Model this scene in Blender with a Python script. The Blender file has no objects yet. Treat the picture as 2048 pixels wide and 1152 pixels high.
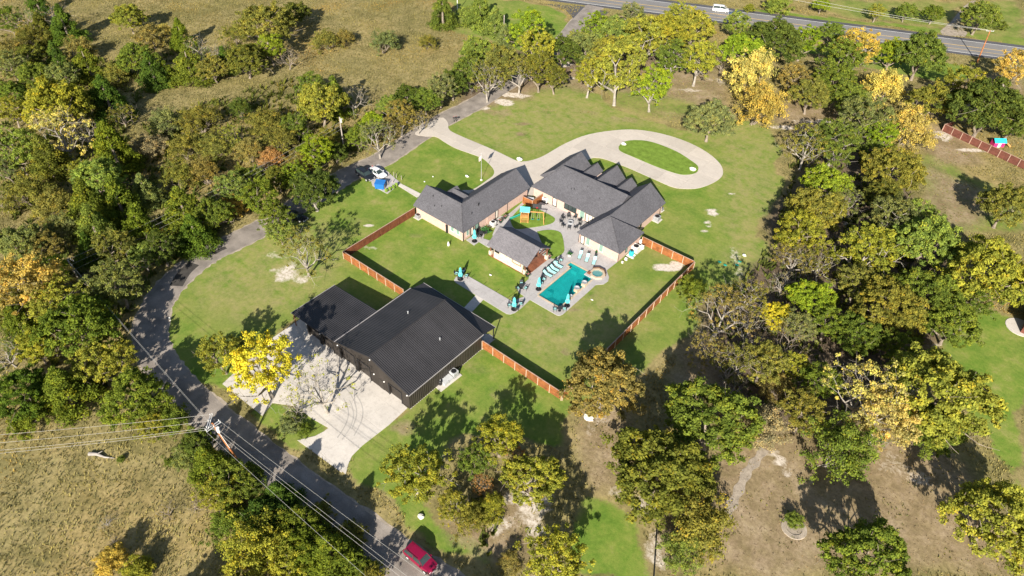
import bpy, math, random
import numpy as np
from mathutils import Vector, Matrix
C = bpy.context.scene
COL = C.collection
RND = random.Random(7)

# ---------------------------------------------------------------- camera
F_PX, PITCH, ROLL, YAW, CAM_H = 1427.566, 0.736757, -0.042926, 2.230458, 88.0
def _cam_axes():
    p, r, y = PITCH, ROLL, YAW
    f = Vector((math.cos(p)*math.cos(y), math.cos(p)*math.sin(y), -math.sin(p)))
    x = Vector((math.sin(y), -math.cos(y), 0))
    d = f.cross(x)
    return (math.cos(r)*x + math.sin(r)*d), (-math.sin(r)*x + math.cos(r)*d), f
CX, CD, CF = _cam_axes()
cam = bpy.data.cameras.new('camera'); cam_o = bpy.data.objects.new('camera', cam); COL.objects.link(cam_o)
cam.sensor_width = 36; cam.lens = F_PX/2048*36; cam.clip_start = 1; cam.clip_end = 6000
m = Matrix((CX, -CD, -CF)).transposed().to_4x4(); m.translation = (0, 0, CAM_H)
cam_o.matrix_world = m
C.camera = cam_o

def G(px, py, z=0.0):
    """survey: where the sight line through a point of the 2048 x 1152 photograph meets height z"""
    d = CX*((px-1024)/F_PX) + CD*((py-576)/F_PX) + CF
    t = (CAM_H-z)/-d.z
    return (d.x*t, d.y*t)
def depth(x, y, z=0.0):
    return Vector((x, y, z-CAM_H)).dot(CF)

# ---------------------------------------------------------------- light
SUN_AZ, SUN_EL = math.radians(117), math.radians(27.5)      # direction in which shadows fall, height of the sun
sd = Vector((-math.cos(SUN_AZ)*math.cos(SUN_EL), -math.sin(SUN_AZ)*math.cos(SUN_EL), math.sin(SUN_EL)))
sun = bpy.data.lights.new('sun', 'SUN'); sun.energy = 5.0; sun.angle = math.radians(0.5); sun.color = (1, 0.925, 0.80)
sun_o = bpy.data.objects.new('sun', sun); COL.objects.link(sun_o)
sun_o.rotation_euler = (-sd).to_track_quat('-Z', 'Y').to_euler()
W = bpy.data.worlds.new('World'); C.world = W; W.use_nodes = True
nt = W.node_tree; nt.nodes.clear()
sky = nt.nodes.new('ShaderNodeTexSky'); sky.sky_type = 'NISHITA'; sky.sun_disc = False
sky.sun_elevation = SUN_EL; sky.sun_rotation = math.atan2(sd.x, sd.y); sky.altitude = 100
bg = nt.nodes.new('ShaderNodeBackground'); bg.inputs[1].default_value = 0.062
wo = nt.nodes.new('ShaderNodeOutputWorld')
nt.links.new(sky.outputs[0], bg.inputs[0]); nt.links.new(bg.outputs[0], wo.inputs[0])
C.view_settings.view_transform = 'Standard'; C.view_settings.look = 'None'
C.view_settings.gamma = 1; C.view_settings.exposure = 1.05; C.view_settings.use_curve_mapping = False
C.cycles.max_bounces = 5; C.cycles.diffuse_bounces = 2; C.cycles.transmission_bounces = 3; C.cycles.transparent_max_bounces = 6
C.cycles.caustics_reflective = False; C.cycles.caustics_refractive = False

# ---------------------------------------------------------------- mesh helpers
def finish(o, mat=None, parent=None, smooth=False):
    COL.objects.link(o)
    if parent is not None: o.parent = parent
    if mat is not None and not o.data.materials: o.data.materials.append(mat)
    if smooth:
        for p in o.data.polygons: p.use_smooth = True
    return o
def base_of(parent):
    v = Vector((0, 0, 0))
    while parent is not None:
        v += Vector(parent.location); parent = parent.parent
    return v
class MB:
    def __init__(s): s.v = []; s.f = []
    def add(s, vs, fs):
        n = len(s.v); s.v += [tuple(a) for a in vs]; s.f += [tuple(i+n for i in f) for f in fs]; return s
    def box(s, x0, x1, y0, y1, z0, z1):
        return s.add([(x0,y0,z0),(x1,y0,z0),(x1,y1,z0),(x0,y1,z0),(x0,y0,z1),(x1,y0,z1),(x1,y1,z1),(x0,y1,z1)],
                     [(0,3,2,1),(4,5,6,7),(0,1,5,4),(1,2,6,5),(2,3,7,6),(3,0,4,7)])
    def cbox(s, cx, cy, cz, lx, ly, lz, rz=0, tilt=0):
        """box about its centre, turned by rz, tilted about its own x axis by tilt"""
        R = Matrix.Rotation(rz, 3, 'Z') @ Matrix.Rotation(tilt, 3, 'X')
        vs = [Vector((cx,cy,cz)) + R @ Vector((a*lx/2, b*ly/2, c*lz/2)) for c in (-1,1) for a,b in ((-1,-1),(1,-1),(1,1),(-1,1))]
        return s.add(vs, [(0,3,2,1),(4,5,6,7),(0,1,5,4),(1,2,6,5),(2,3,7,6),(3,0,4,7)])
    def tube(s, pts, r, n=6, cap=True):
        pts = [Vector(p) for p in pts]
        rs = r if isinstance(r, (list, tuple)) else [r]*len(pts)
        base = len(s.v)
        for i, p in enumerate(pts):
            d = (pts[min(i+1, len(pts)-1)] - pts[max(i-1, 0)]).normalized()
            u = d.orthogonal().normalized() if i == 0 else (u - d*u.dot(d)).normalized()
            w = d.cross(u)
            for k in range(n):
                a = 2*math.pi*k/n; s.v.append(tuple(p + (u*math.cos(a) + w*math.sin(a))*rs[i]))
        for i in range(len(pts)-1):
            for k in range(n):
                a = base+i*n+k; b = base+i*n+(k+1) % n; s.f.append((a, b, b+n, a+n))
        if cap:
            s.f.append(tuple(base+k for k in reversed(range(n)))); s.f.append(tuple(base+(len(pts)-1)*n+k for k in range(n)))
        return s
    def lathe(s, prof, cx=0, cy=0, n=16, sq=1.0):
        base = len(s.v)
        for r, z in prof:
            for k in range(n):
                a = 2*math.pi*k/n; s.v.append((cx+r*math.cos(a), cy+r*math.sin(a)*sq, z))
        for i in range(len(prof)-1):
            for k in range(n):
                a = base+i*n+k; b = base+i*n+(k+1) % n; s.f.append((a, b, b+n, a+n))
        s.f.append(tuple(base+k for k in reversed(range(n)))); s.f.append(tuple(base+(len(prof)-1)*n+k for k in range(n)))
        return s
    def prism(s, poly, z0, z1):
        n = len(poly); area = sum(poly[i][0]*poly[(i+1) % n][1]-poly[(i+1) % n][0]*poly[i][1] for i in range(n))
        if area < 0: poly = poly[::-1]
        vs = [(x, y, z0) for x, y in poly] + [(x, y, z1) for x, y in poly]
        return s.add(vs, [tuple(reversed(range(n))), tuple(range(n, 2*n))] + [(i, (i+1) % n, (i+1) % n+n, i+n) for i in range(n)])
    def blob(s, c, r, seed=0, n=10, m=6, k=.15):
        rr = random.Random(seed); base = len(s.v); ph = [rr.random()*6 for _ in range(6)]
        for i in range(m+1):
            t = math.pi*i/m
            for j in range(n):
                a = 2*math.pi*j/n
                w = 1 + k*(math.sin(3*a+ph[0])*math.sin(2*t+ph[1]) + .6*math.sin(5*a+ph[2]+3*t))
                s.v.append((c[0]+r[0]*w*math.sin(t)*math.cos(a), c[1]+r[1]*w*math.sin(t)*math.sin(a), c[2]+r[2]*w*math.cos(t)))
        for i in range(m):
            for j in range(n):
                a = base+i*n+j; b = base+i*n+(j+1) % n; s.f.append((a, a+n, b+n, b))
        return s
    def mesh(s, name, off=(0,0,0)):
        me = bpy.data.meshes.new(name)
        me.from_pydata([(v[0]-off[0], v[1]-off[1], v[2]-off[2]) for v in s.v], [], s.f); me.update(); return me
    def build(s, name, mat, parent=None, world=False, smooth=False):
        """one mesh object; with world=True the geometry is given in world coordinates"""
        off = base_of(parent) if world else (0, 0, 0)
        return finish(bpy.data.objects.new(name, s.mesh(name, off)), mat, parent, smooth)
def thing(name, label, cat, loc=(0,0,0), rz=0.0, group=None):
    o = bpy.data.objects.new(name, None); COL.objects.link(o); o.empty_display_size = .3
    o.location = (loc[0], loc[1], loc[2] if len(loc) > 2 else 0); o.rotation_euler = (0, 0, rz)
    return tag(o, label, cat, group)
def tag(o, label=None, cat=None, group=None, kind=None):
    if label: o['label'] = label
    if cat: o['category'] = cat
    if group: o['group'] = group
    if kind: o['kind'] = kind
    return o
def inst(name, me, parent, loc=(0,0,0), rz=0.0, kind=None):
    o = bpy.data.objects.new(name, me); COL.objects.link(o); o.parent = parent; o.location = loc; o.rotation_euler = (0, 0, rz)
    if kind: o['kind'] = kind
    return o
def copy_tree(o, parent=None):
    c = o.copy(); COL.objects.link(c); c.parent = parent
    for ch in list(o.children): copy_tree(ch, c)
    return c
def copy_thing(src, loc, rz, label, group=None):
    c = copy_tree(src); c.location = (loc[0], loc[1], loc[2] if len(loc) > 2 else 0); c.rotation_euler = (0, 0, rz); c['label'] = label
    if group: c['group'] = group
    return c

# ---------------------------------------------------------------- materials
def new_mat(name):
    mt = bpy.data.materials.new(name); mt.use_nodes = True; t = mt.node_tree
    return mt, t, t.nodes['Principled BSDF']
def nd(t, typ, **kw):
    n = t.nodes.new(typ)
    for k, v in kw.items(): setattr(n, k, v)
    return n
def ramp(t, fac, stops):
    r = nd(t, 'ShaderNodeValToRGB'); t.links.new(fac, r.inputs[0])
    e = r.color_ramp.elements
    while len(e) < len(stops): e.new(.5)
    for i, (p, c) in enumerate(stops): e[i].position = p; e[i].color = (*c, 1)
    return r.outputs[0]
def noise(t, scale, detail=4, rough=.6, vec=None):
    n = nd(t, 'ShaderNodeTexNoise'); n.inputs['Scale'].default_value = scale; n.inputs['Detail'].default_value = detail; n.inputs['Roughness'].default_value = rough
    if vec is None:
        g = nd(t, 'ShaderNodeNewGeometry'); vec = g.outputs['Position']
    t.links.new(vec, n.inputs['Vector']); return n.outputs[0]
def mix(t, fac, a, b, mode='MIX'):
    n = nd(t, 'ShaderNodeMix', data_type='RGBA', blend_type=mode)
    for sock, v in ((n.inputs[0], fac), (n.inputs[6], a), (n.inputs[7], b)):
        if isinstance(v, (int, float)): sock.default_value = v
        elif isinstance(v, tuple): sock.default_value = (*v, 1)
        else: t.links.new(v, sock)
    return n.outputs[2]
def bump(t, bs, h, s=.3, d=.05):
    b = nd(t, 'ShaderNodeBump'); b.inputs['Strength'].default_value = s; b.inputs['Distance'].default_value = d
    t.links.new(h, b.inputs['Height']); t.links.new(b.outputs[0], bs.inputs['Normal'])
def varied(name, c, rough=.8, amt=.18, scale=1.2, fine=14, metal=0, spec=.3, bmp=0.0, var=.04):
    """a surface of one colour with large blotches, fine grain and a little relief"""
    mt, t, b = new_mat(name)
    n1 = noise(t, scale, 5); n2 = noise(t, fine, 3)
    lo = tuple(max(0, x*(1-amt*1.6)) for x in c); hi = tuple(min(1, x*(1+amt*1.4)) for x in c)
    c1 = ramp(t, n1, [(.3, lo), (.7, hi)]); c2 = ramp(t, n2, [(.3, (1-amt,)*3), (.7, (1+amt,)*3)])
    oi = nd(t, 'ShaderNodeObjectInfo'); k = ramp(t, oi.outputs['Random'], [(0, (1-var,)*3), (1, (1+var,)*3)])
    t.links.new(mix(t, 1.0, mix(t, 1.0, c1, c2, 'MULTIPLY'), k, 'MULTIPLY'), b.inputs['Base Color'])
    b.inputs['Roughness'].default_value = rough; b.inputs['Metallic'].default_value = metal; b.inputs['Specular IOR Level'].default_value = spec
    if bmp: bump(t, b, n2, bmp, .03)
    return mt
def plain(name, c, rough=.5, metal=0, spec=.5, coat=0):
    return varied(name, c, rough, .06, 3, 30, metal, spec)
M = {}
M['asphalt'] = varied('asphalt', (.255,.225,.20), .95, .2, .35, 9, spec=.1, bmp=.3)
M['asphalt_patch'] = varied('asphalt_patch', (.06,.056,.052), .9, .15, 1, 10, spec=.1)
M['highway'] = varied('highway_asphalt', (.21,.205,.205), .95, .10, .1, 6, spec=.1)
M['highway_dark'] = varied('highway_dark_asphalt', (.085,.085,.095), .95, .14, .1, 6, spec=.1)
M['white_line'] = varied('white_line', (.7,.7,.68), .8, .1)
M['yellow_line'] = varied('yellow_line', (.62,.42,.14), .8, .1)
M['gravel'] = varied('gravel', (.34,.29,.235), 1, .2, 1, 7, spec=.05)
M['barn_metal'] = varied('dark_ribbed_metal', (.028,.027,.030), .5, .14, .25, 20, spec=.42, var=.1)
M['barn_wall'] = varied('dark_wall_metal', (.032,.027,.024), .5, .14, .3, 18, spec=.4, var=.1)
M['barn_trim'] = plain('light_metal_trim', (.32,.30,.30), .5)
M['black'] = plain('black_metal', (.015,.015,.017), .5)
M['charcoal'] = plain('charcoal_wicker', (.03,.032,.036), .7)
M['white'] = plain('white_paint', (.72,.71,.69), .6)
M['offwhite'] = varied('limestone', (.62,.56,.48), .9, .14, 2, 9)
M['rock'] = varied('pale_rock', (.68,.66,.60), .95, .2, 2, 8, bmp=.5)
M['teal'] = varied('teal_canvas', (.10,.50,.52), .9, .08, 2, 18)
M['aqua'] = varied('aqua_sling', (.38,.72,.70), .85, .06, 2, 18)
M['blue'] = varied('blue_paint', (.02,.14,.42), .5, .1)
M['cyan'] = varied('bright_cyan_plastic', (.03,.45,.55), .5, .08)
M['pink'] = varied('bright_pink_plastic', (.55,.03,.16), .5, .08)
M['cedar_light'] = varied('orange_cedar_boards', (.27,.10,.032), .85, .25, 1.2, 10, var=.12)
M['cedar_dark'] = varied('stained_cedar_boards', (.15,.05,.022), .85, .22, 1.2, 10)
M['fence_brown'] = varied('brown_stained_boards', (.14,.05,.035), .85, .18, 1.2, 10)
M['fence_post'] = varied('galvanised_post', (.50,.38,.27), .7, .08)
M['fence_cap'] = varied('weathered_cap_board', (.40,.27,.21), .85, .15)
M['timber'] = varied('stained_timber', (.17,.075,.045), .8, .2)
M['deck'] = varied('stained_concrete_floor', (.22,.085,.045), .45, .35, .6, 9, spec=.5)
M['galv'] = plain('galvanised_metal', (.45,.46,.47), .45)
M['ac'] = plain('grey_cabinet', (.33,.34,.36), .6)
M['pole_wood'] = varied('weathered_pole', (.34,.30,.26), .9, .2, 3, 12)
M['pole_rust'] = varied('treated_pole', (.36,.14,.05), .9, .25, 2, 12)
M['wire'] = plain('aluminium_wire', (.42,.41,.38), .5)
M['glass'] = varied('window_glass', (.03,.045,.045), .12, .1, 1, 8, spec=.8)
M['green_glass'] = varied('pale_green_blind_glass', (.20,.31,.26), .25, .08, 1, 8, spec=.6)
M['play_wood'] = varied('play_cedar', (.55,.27,.09), .8, .15)
M['soil'] = varied('mulch', (.10,.06,.04), 1, .3)
M['tyre'] = plain('tyre_rubber', (.02,.02,.02), .85)
M['flag_red'] = varied('flag_red', (.45,.04,.05), .8, .05)
M['deadwood'] = varied('bleached_deadwood', (.30,.275,.25), .9, .15)

def mat_concrete(name, c, dirt=.25):
    mt, t, b = new_mat(name)
    n1 = noise(t, .35, 6, .65); n2 = noise(t, 8, 4); n3 = noise(t, 1.6, 5, .7)
    o = nd(t, 'ShaderNodeObjectInfo')
    base = mix(t, o.outputs['Random'], tuple(x*.93 for x in c), tuple(min(1, x*1.06) for x in c))
    a = ramp(t, n1, [(.35, (1-dirt*.6,)*3), (.7, (1.05,)*3)]); d = ramp(t, n3, [(.30, (1-dirt, 1-dirt*1.05, 1-dirt*1.1)), (.5, (1,)*3)])
    e = ramp(t, n2, [(.3, (.93,)*3), (.7, (1.05,)*3)])
    x = mix(t, 1.0, base, a, 'MULTIPLY'); x = mix(t, 1.0, x, d, 'MULTIPLY'); x = mix(t, 1.0, x, e, 'MULTIPLY')
    t.links.new(x, b.inputs['Base Color']); b.inputs['Roughness'].default_value = .85; b.inputs['Specular IOR Level'].default_value = .25
    return mt
M['concrete'] = mat_concrete('pale_concrete', (.56,.52,.475), .16)
M['drive'] = mat_concrete('buff_concrete', (.50,.45,.395), .10)
M['tyre_mark'] = mat_concrete('scuffed_concrete', (.42,.395,.37), .2)
M['patio'] = mat_concrete('grey_stamped_concrete', (.42,.40,.395), .16)
M['coping'] = mat_concrete('buff_coping_stone', (.52,.42,.31), .15)

def mat_brick(name, c1, c2, c3, mortar, sx=.22, sy=.075):
    """bricks laid in courses; walls run along x or y so x+y is the distance along a wall"""
    mt, t, b = new_mat(name)
    g = nd(t, 'ShaderNodeNewGeometry'); sp = nd(t, 'ShaderNodeSeparateXYZ'); t.links.new(g.outputs['Position'], sp.inputs[0])
    ad = nd(t, 'ShaderNodeMath', operation='ADD'); t.links.new(sp.outputs[0], ad.inputs[0]); t.links.new(sp.outputs[1], ad.inputs[1])
    cb = nd(t, 'ShaderNodeCombineXYZ'); t.links.new(ad.outputs[0], cb.inputs[0]); t.links.new(sp.outputs[2], cb.inputs[1])
    br = nd(t, 'ShaderNodeTexBrick'); t.links.new(cb.outputs[0], br.inputs[0])
    br.inputs['Scale'].default_value = 1; br.inputs['Brick Width'].default_value = sx; br.inputs['Row Height'].default_value = sy; br.inputs['Mortar Size'].default_value = .008
    br.inputs['Color1'].default_value = (*c1, 1); br.inputs['Color2'].default_value = (*c2, 1); br.inputs['Mortar'].default_value = (*mortar, 1)
    n = noise(t, 1.7, 6, .75); x = mix(t, ramp(t, n, [(.42, (0,)*3), (.62, (1,)*3)]), br.outputs[0], c3)
    t.links.new(x, b.inputs['Base Color']); b.inputs['Roughness'].default_value = .9; b.inputs['Specular IOR Level'].default_value = .2
    return mt
M['brick'] = mat_brick('pink_buff_brick', (.43,.255,.205), (.53,.375,.31), (.55,.40,.34), (.50,.42,.37))
M['stone'] = mat_brick('cream_rubble_stone', (.62,.53,.41), (.70,.64,.53), (.52,.42,.31), (.58,.52,.44), .42, .22)

def mat_shingle(name, c):
    mt, t, b = new_mat(name)
    g = nd(t, 'ShaderNodeNewGeometry'); sp = nd(t, 'ShaderNodeSeparateXYZ'); t.links.new(g.outputs['Position'], sp.inputs[0])
    ad = nd(t, 'ShaderNodeMath', operation='ADD'); t.links.new(sp.outputs[0], ad.inputs[0]); t.links.new(sp.outputs[1], ad.inputs[1])
    cb = nd(t, 'ShaderNodeCombineXYZ'); t.links.new(ad.outputs[0], cb.inputs[0]); t.links.new(sp.outputs[2], cb.inputs[1])
    br = nd(t, 'ShaderNodeTexBrick'); t.links.new(cb.outputs[0], br.inputs[0])
    br.inputs['Scale'].default_value = 1; br.inputs['Brick Width'].default_value = .34; br.inputs['Row Height'].default_value = .11; br.inputs['Mortar Size'].default_value = .006
    br.inputs['Color1'].default_value = (*[x*.88 for x in c], 1); br.inputs['Color2'].default_value = (*[x*1.14 for x in c], 1); br.inputs['Mortar'].default_value = (*[x*.6 for x in c], 1)
    n = noise(t, 3.0, 6, .8); n2 = noise(t, .25, 4); n3 = noise(t, 1.1, 5, .7)
    x = mix(t, 1.0, br.outputs[0], ramp(t, n, [(.35, (.86,)*3), (.65, (1.1,)*3)]), 'MULTIPLY')
    x = mix(t, 1.0, x, ramp(t, n2, [(.35, (.9,)*3), (.65, (1.08,)*3)]), 'MULTIPLY')
    x = mix(t, 1.0, x, ramp(t, n3, [(.24, (.62,)*3), (.34, (1,)*3)]), 'MULTIPLY')
    t.links.new(x, b.inputs['Base Color']); b.inputs['Roughness'].default_value = .95; b.inputs['Specular IOR Level'].default_value = .15
    return mt
M['shingle'] = mat_shingle('grey_shingles', (.108,.106,.118))
M['shingle2'] = mat_shingle('warm_grey_shingles', (.16,.152,.165))

# ================================================================ GROUND AND PAVING
def PG(*pts): return [G(*p) for p in pts]
rng = np.random.default_rng(3)
def vnoise(x, y, s, seed):
    """smooth value noise on numpy arrays"""
    r = np.random.default_rng(seed).random((256, 256)); x = x/s+1000; y = y/s+1000
    xi = np.floor(x).astype(int); yi = np.floor(y).astype(int); fx = x-xi; fy = y-yi
    fx = fx*fx*(3-2*fx); fy = fy*fy*(3-2*fy)
    g = lambda a, b: r[a % 256, b % 256]
    return (g(xi,yi)*(1-fx)+g(xi+1,yi)*fx)*(1-fy)+(g(xi,yi+1)*(1-fx)+g(xi+1,yi+1)*fx)*fy
def inside(px, py, poly):
    r = np.zeros(px.shape, bool); n = len(poly)
    for i in range(n):
        x1, y1 = poly[i]; x2, y2 = poly[(i+1) % n]
        if y1 == y2: continue
        c = ((y1 > py) != (y2 > py)) & (px < (x2-x1)*(py-y1)/(y2-y1)+x1); r ^= c
    return r
def blurred(a, k):
    for _ in range(k):
        a = (np.roll(a,1,0)+np.roll(a,-1,0)+2*a)/4; a = (np.roll(a,1,1)+np.roll(a,-1,1)+2*a)/4
    return a
LAWNS = [
 [(325,612),(345,570),(400,520),(470,470),(520,452),(620,425),(700,370),(760,330),(850,285),(905,230),(960,212),(1040,185),(1100,165),(1150,158),(1185,185),(1230,225),(1300,240),(1400,262),(1470,240),(1545,262),(1560,300),(1555,420),(1500,470),(1530,480),(1525,575),(1470,585),(1400,600),(1385,680),(1330,700),(1290,740),(1200,790),(1140,800),(1120,850),(1135,900),(1000,865),(930,880),(850,930),(870,1010),(960,1090),(1000,1152),(960,1152),(900,1095),(860,1060),(800,1010),(700,950),(690,930),(720,880),(815,820),(585,640),(540,675),(480,700),(430,730),(370,720),(335,650)],
 [(1180,985),(1240,1010),(1285,1060),(1300,1152),(1170,1152),(1150,1080)],
 [(1870,665),(1960,610),(2048,650),(2048,1000),(1985,890),(1910,800),(1880,720)],
 [(1100,12),(1165,60),(1155,100),(1060,110),(920,40),(900,0),(1000,0)],
 [(1440,50),(1500,72),(1900,125),(1960,140),(1900,170),(1800,150),(1640,110),(1480,80)],
 [(1480,15),(1660,34),(2048,80),(2048,95),(1900,68),(1640,38),(1450,14)],
 [(510,800),(560,800),(650,850),(662,870),(640,885),(575,888)],
 [(330,600),(330,690),(400,780),(450,800),(480,740),(420,690),(350,640)],
]
LAWNPALE = [
 [(1840,300),(1900,320),(2048,400),(2048,460),(1900,470),(1850,420)],
 [(1640,0),(1930,0),(1900,60),(1640,28)], [(1950,0),(2048,0),(2048,85),(1930,65)],
 [(1250,110),(1440,120),(1450,230),(1380,240),(1250,235),(1200,180)],
 [(880,20),(1100,10),(1140,90),(1000,100),(900,60)],
]
DIRT = [
 [(1145,810),(1270,760),(1290,980),(1180,985),(1150,900)],
 [(1400,900),(1560,860),(1700,850),(1860,860),(1960,960),(2048,1060),(2048,1152),(1300,1152),(1300,1050)],
 [(1225,115),(1330,120),(1450,100),(1460,225),(1400,215),(1300,190),(1235,190)],
 [(1560,190),(1720,190),(1720,260),(1600,280),(1540,240)],
 [(1820,240),(1900,250),(1990,330),(1880,330),(1830,290)],
 [(1860,330),(1960,370),(2010,430),(1900,470),(1845,400)],
 [(900,215),(960,190),(1100,150),(1180,120),(1200,190),(1120,175),(1000,215)],
 [(930,960),(1090,960),(1100,1152),(960,1152),(900,1050)],
 [(1350,700),(1420,640),(1460,720),(1400,790),(1330,790)],
 [(1790,180),(2048,130),(2048,260),(1880,240)],
]
LITTER = [

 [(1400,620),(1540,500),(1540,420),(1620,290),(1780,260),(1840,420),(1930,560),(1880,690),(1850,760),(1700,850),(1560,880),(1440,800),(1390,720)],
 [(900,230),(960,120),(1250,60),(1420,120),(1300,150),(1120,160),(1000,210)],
]
# bare, pale or brown spots: centre, half-size in photo pixels, strength, zone
SPOTS = [(1340,535,34,9,1.5,2),(1352,528,16,6,1.5,2),(1425,425,10,9,1,2),(1416,447,9,12,1.1,2),(1411,463,8,6,1,2),(1462,387,14,4,.8,2),
 (575,545,38,20,.75,2),(600,560,20,14,.7,2),(547,512,30,14,.5,2),(738,451,16,5,1.1,2),(735,495,22,8,.5,2),(1032,190,40,8,1,2),(1010,205,24,10,1,2),(955,215,34,7,.8,2),(1120,130,26,10,.9,2),(1135,155,26,8,.6,2),
 (1332,535,20,8,1,2),(1560,925,16,14,.9,2),(1575,945,16,12,.8,2),(1540,905,24,9,.5,2),(1620,960,14,10,.5,2),(1800,930,46,26,.4,2),(1840,960,30,14,.5,2),(1250,985,40,14,.45,2),(1290,1010,30,22,.6,2),(1310,1080,26,46,.6,2),
 (1640,245,60,9,.8,2),(1560,255,40,7,.9,2),(1700,230,40,10,.6,2),(1300,175,60,12,.6,2),(1380,180,40,7,.6,2),(1440,165,22,14,.5,2),(1880,270,24,20,.7,2),(1940,300,46,5,.8,2),(1960,590,26,10,.4,2),
 (1870,690,30,12,.6,2),(1480,540,16,60,.5,2),(1610,560,20,30,.4,2),(1700,450,16,50,.6,2),(1060,1010,60,46,.7,2),(1010,1050,40,24,.6,2),(1210,835,26,16,.5,2),(1180,860,20,14,.4,2),
 (1050,248,26,10,.9,1),(1045,268,16,7,.9,1),(1090,225,34,10,.45,1),(985,225,40,12,.7,1),(1180,225,40,9,.5,1),(1260,240,60,12,.55,1),(1340,230,40,14,.5,1),(1170,245,30,9,.4,1),
 (1000,705,60,26,.38,1),(1110,655,46,18,.35,1),(960,735,34,24,.45,1),(1160,620,30,6,.75,1),(1180,590,20,6,.6,1),(1230,650,40,14,.25,1),(1132,703,11,7,.8,1),(1300,650,60,20,.3,1),(1500,385,46,24,.35,1),(1480,300,40,12,.4,1),
 (800,860,26,16,.8,1),(1000,790,46,20,.4,1),(935,735,20,16,.4,1),(560,600,60,16,.35,1),(470,560,50,30,.3,1),(720,440,60,20,.4,1),(830,470,34,9,.5,1),(860,500,70,14,.3,1),(720,505,40,16,.3,1),(860,350,60,9,.25,1),(840,300,40,6,.25,1),
 (1400,640,40,30,.35,1),(1350,700,34,24,.4,1),(985,548,34,10,.35,1),(1020,700,40,20,.3,1),(640,540,40,14,.3,1),(880,620,30,8,.3,1),(920,575,40,12,.3,1)]
GX0, GX1, GY0, GY1, GS = -300.0, 56.0, -36.0, 350.0, 1.0
gx = np.arange(GX0, GX1+.01, GS); gy = np.arange(GY0, GY1+.01, GS); XX, YY = np.meshgrid(gx, gy)
jx = XX + (vnoise(XX,YY,5,1)-.5)*3.2 + (vnoise(XX,YY,1.7,4)-.5)*1.6; jy = YY + (vnoise(XX,YY,5,2)-.5)*3.2 + (vnoise(XX,YY,1.7,5)-.5)*1.6
def zone(polys, k=1, v=1.0):
    a = np.zeros(XX.shape)
    for p in polys: a[inside(jx, jy, PG(*p))] = v
    return blurred(a, k)
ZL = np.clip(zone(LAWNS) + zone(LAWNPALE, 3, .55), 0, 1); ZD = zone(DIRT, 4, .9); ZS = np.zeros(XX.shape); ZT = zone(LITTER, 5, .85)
for (px, py, rx, ry, s, k) in SPOTS:
    c = G(px, py); sc = depth(*c)/F_PX
    a = rx*sc; b = ry*sc*1.45
    # the long way of a spot lies across the view
    dx = XX-c[0]; dy = YY-c[1]; ux, uy = math.sin(YAW), -math.cos(YAW)
    u = (dx*ux+dy*uy)/a; w = (-dx*uy+dy*ux)/b
    d = np.sqrt(u*u+w*w) + (vnoise(XX,YY,2.2,9)-.5)*.9 + (vnoise(XX,YY,.9,12)-.5)*.5
    q = np.clip((1.15-d)*1.5, 0, 1)*s
    if k == 2: ZS = np.maximum(ZS, q)
    else: ZD = np.maximum(ZD, q)
nx, ny = len(gx), len(gy)
idx = np.arange(nx*ny).reshape(ny, nx)
FX = (XX[:-1,:-1]+GS/2); FY = (YY[:-1,:-1]+GS/2)
POOL = (-54.7, -49.8, 78.3, 88.6)
hole = (FX > POOL[0]-1.4) & (FX < POOL[1]+.6) & (FY > POOL[2]-.6) & (FY < 90.2) & ~((FX > -51) & (FY > 89))
quads = np.stack([idx[:-1,:-1], idx[:-1,1:], idx[1:,1:], idx[1:,:-1]], -1)[~hole].reshape(-1, 4)
verts = np.stack([XX.ravel(), YY.ravel(), np.zeros(nx*ny)], -1)
B = 3500.0
ring = np.array([(-B,-B,0),(B,-B,0),(B,B,0),(-B,B,0)])
n0 = len(verts); verts = np.vstack([verts, ring])
def ngon_edge(ids, a, b): return list(ids)+[n0+b, n0+a]
ngons = [ngon_edge(idx[0,::-1], 0, 1), ngon_edge(idx[::-1,-1], 1, 2), ngon_edge(idx[-1,:], 2, 3), ngon_edge(idx[:,0], 3, 0)]
me = bpy.data.meshes.new('ground')
loops = np.concatenate([quads.ravel()]+[np.array(g) for g in ngons]); starts = np.concatenate([np.arange(len(quads))*4, len(quads)*4+np.cumsum([0]+[len(g) for g in ngons[:-1]])])
me.vertices.add(len(verts)); me.vertices.foreach_set('co', verts.ravel()); me.loops.add(len(loops)); me.loops.foreach_set('vertex_index', loops.astype(np.int32))
me.polygons.add(len(starts)); me.polygons.foreach_set('loop_start', starts.astype(np.int32)); me.update(calc_edges=True)
def attr(me, name, arrs, n):
    a = me.color_attributes.new(name, 'FLOAT_COLOR', 'POINT'); d = np.zeros((n, 4), np.float32); d[:, 3] = 1
    for i, x in enumerate(arrs): d[:len(x), i] = x
    a.data.foreach_set('color', d.ravel())
attr(me, 'zone', [ZL.ravel(), ZD.ravel(), ZS.ravel()], len(verts)); ZP = zone([[(900,235),(980,200),(1110,160),(1200,200),(1400,235),(1480,240),(1560,270),(1560,400),(1520,460),(1450,430),(1440,300),(1300,250),(1180,262),(1080,312),(1000,300),(930,270)],
 [(400,530),(520,470),(640,430),(700,500),(690,560),(600,620),(480,640),(360,620)],[(880,660),(1060,640),(1230,560),(1300,560),(1290,640),(1200,700),(1080,720)],[(1480,250),(1560,250),(1560,500),(1500,560),(1440,500)]], 6, .8)
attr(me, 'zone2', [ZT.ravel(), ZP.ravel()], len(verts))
mt, t, b = new_mat('ground')
za = nd(t, 'ShaderNodeVertexColor', layer_name='zone'); zb = nd(t, 'ShaderNodeVertexColor', layer_name='zone2')
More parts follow.
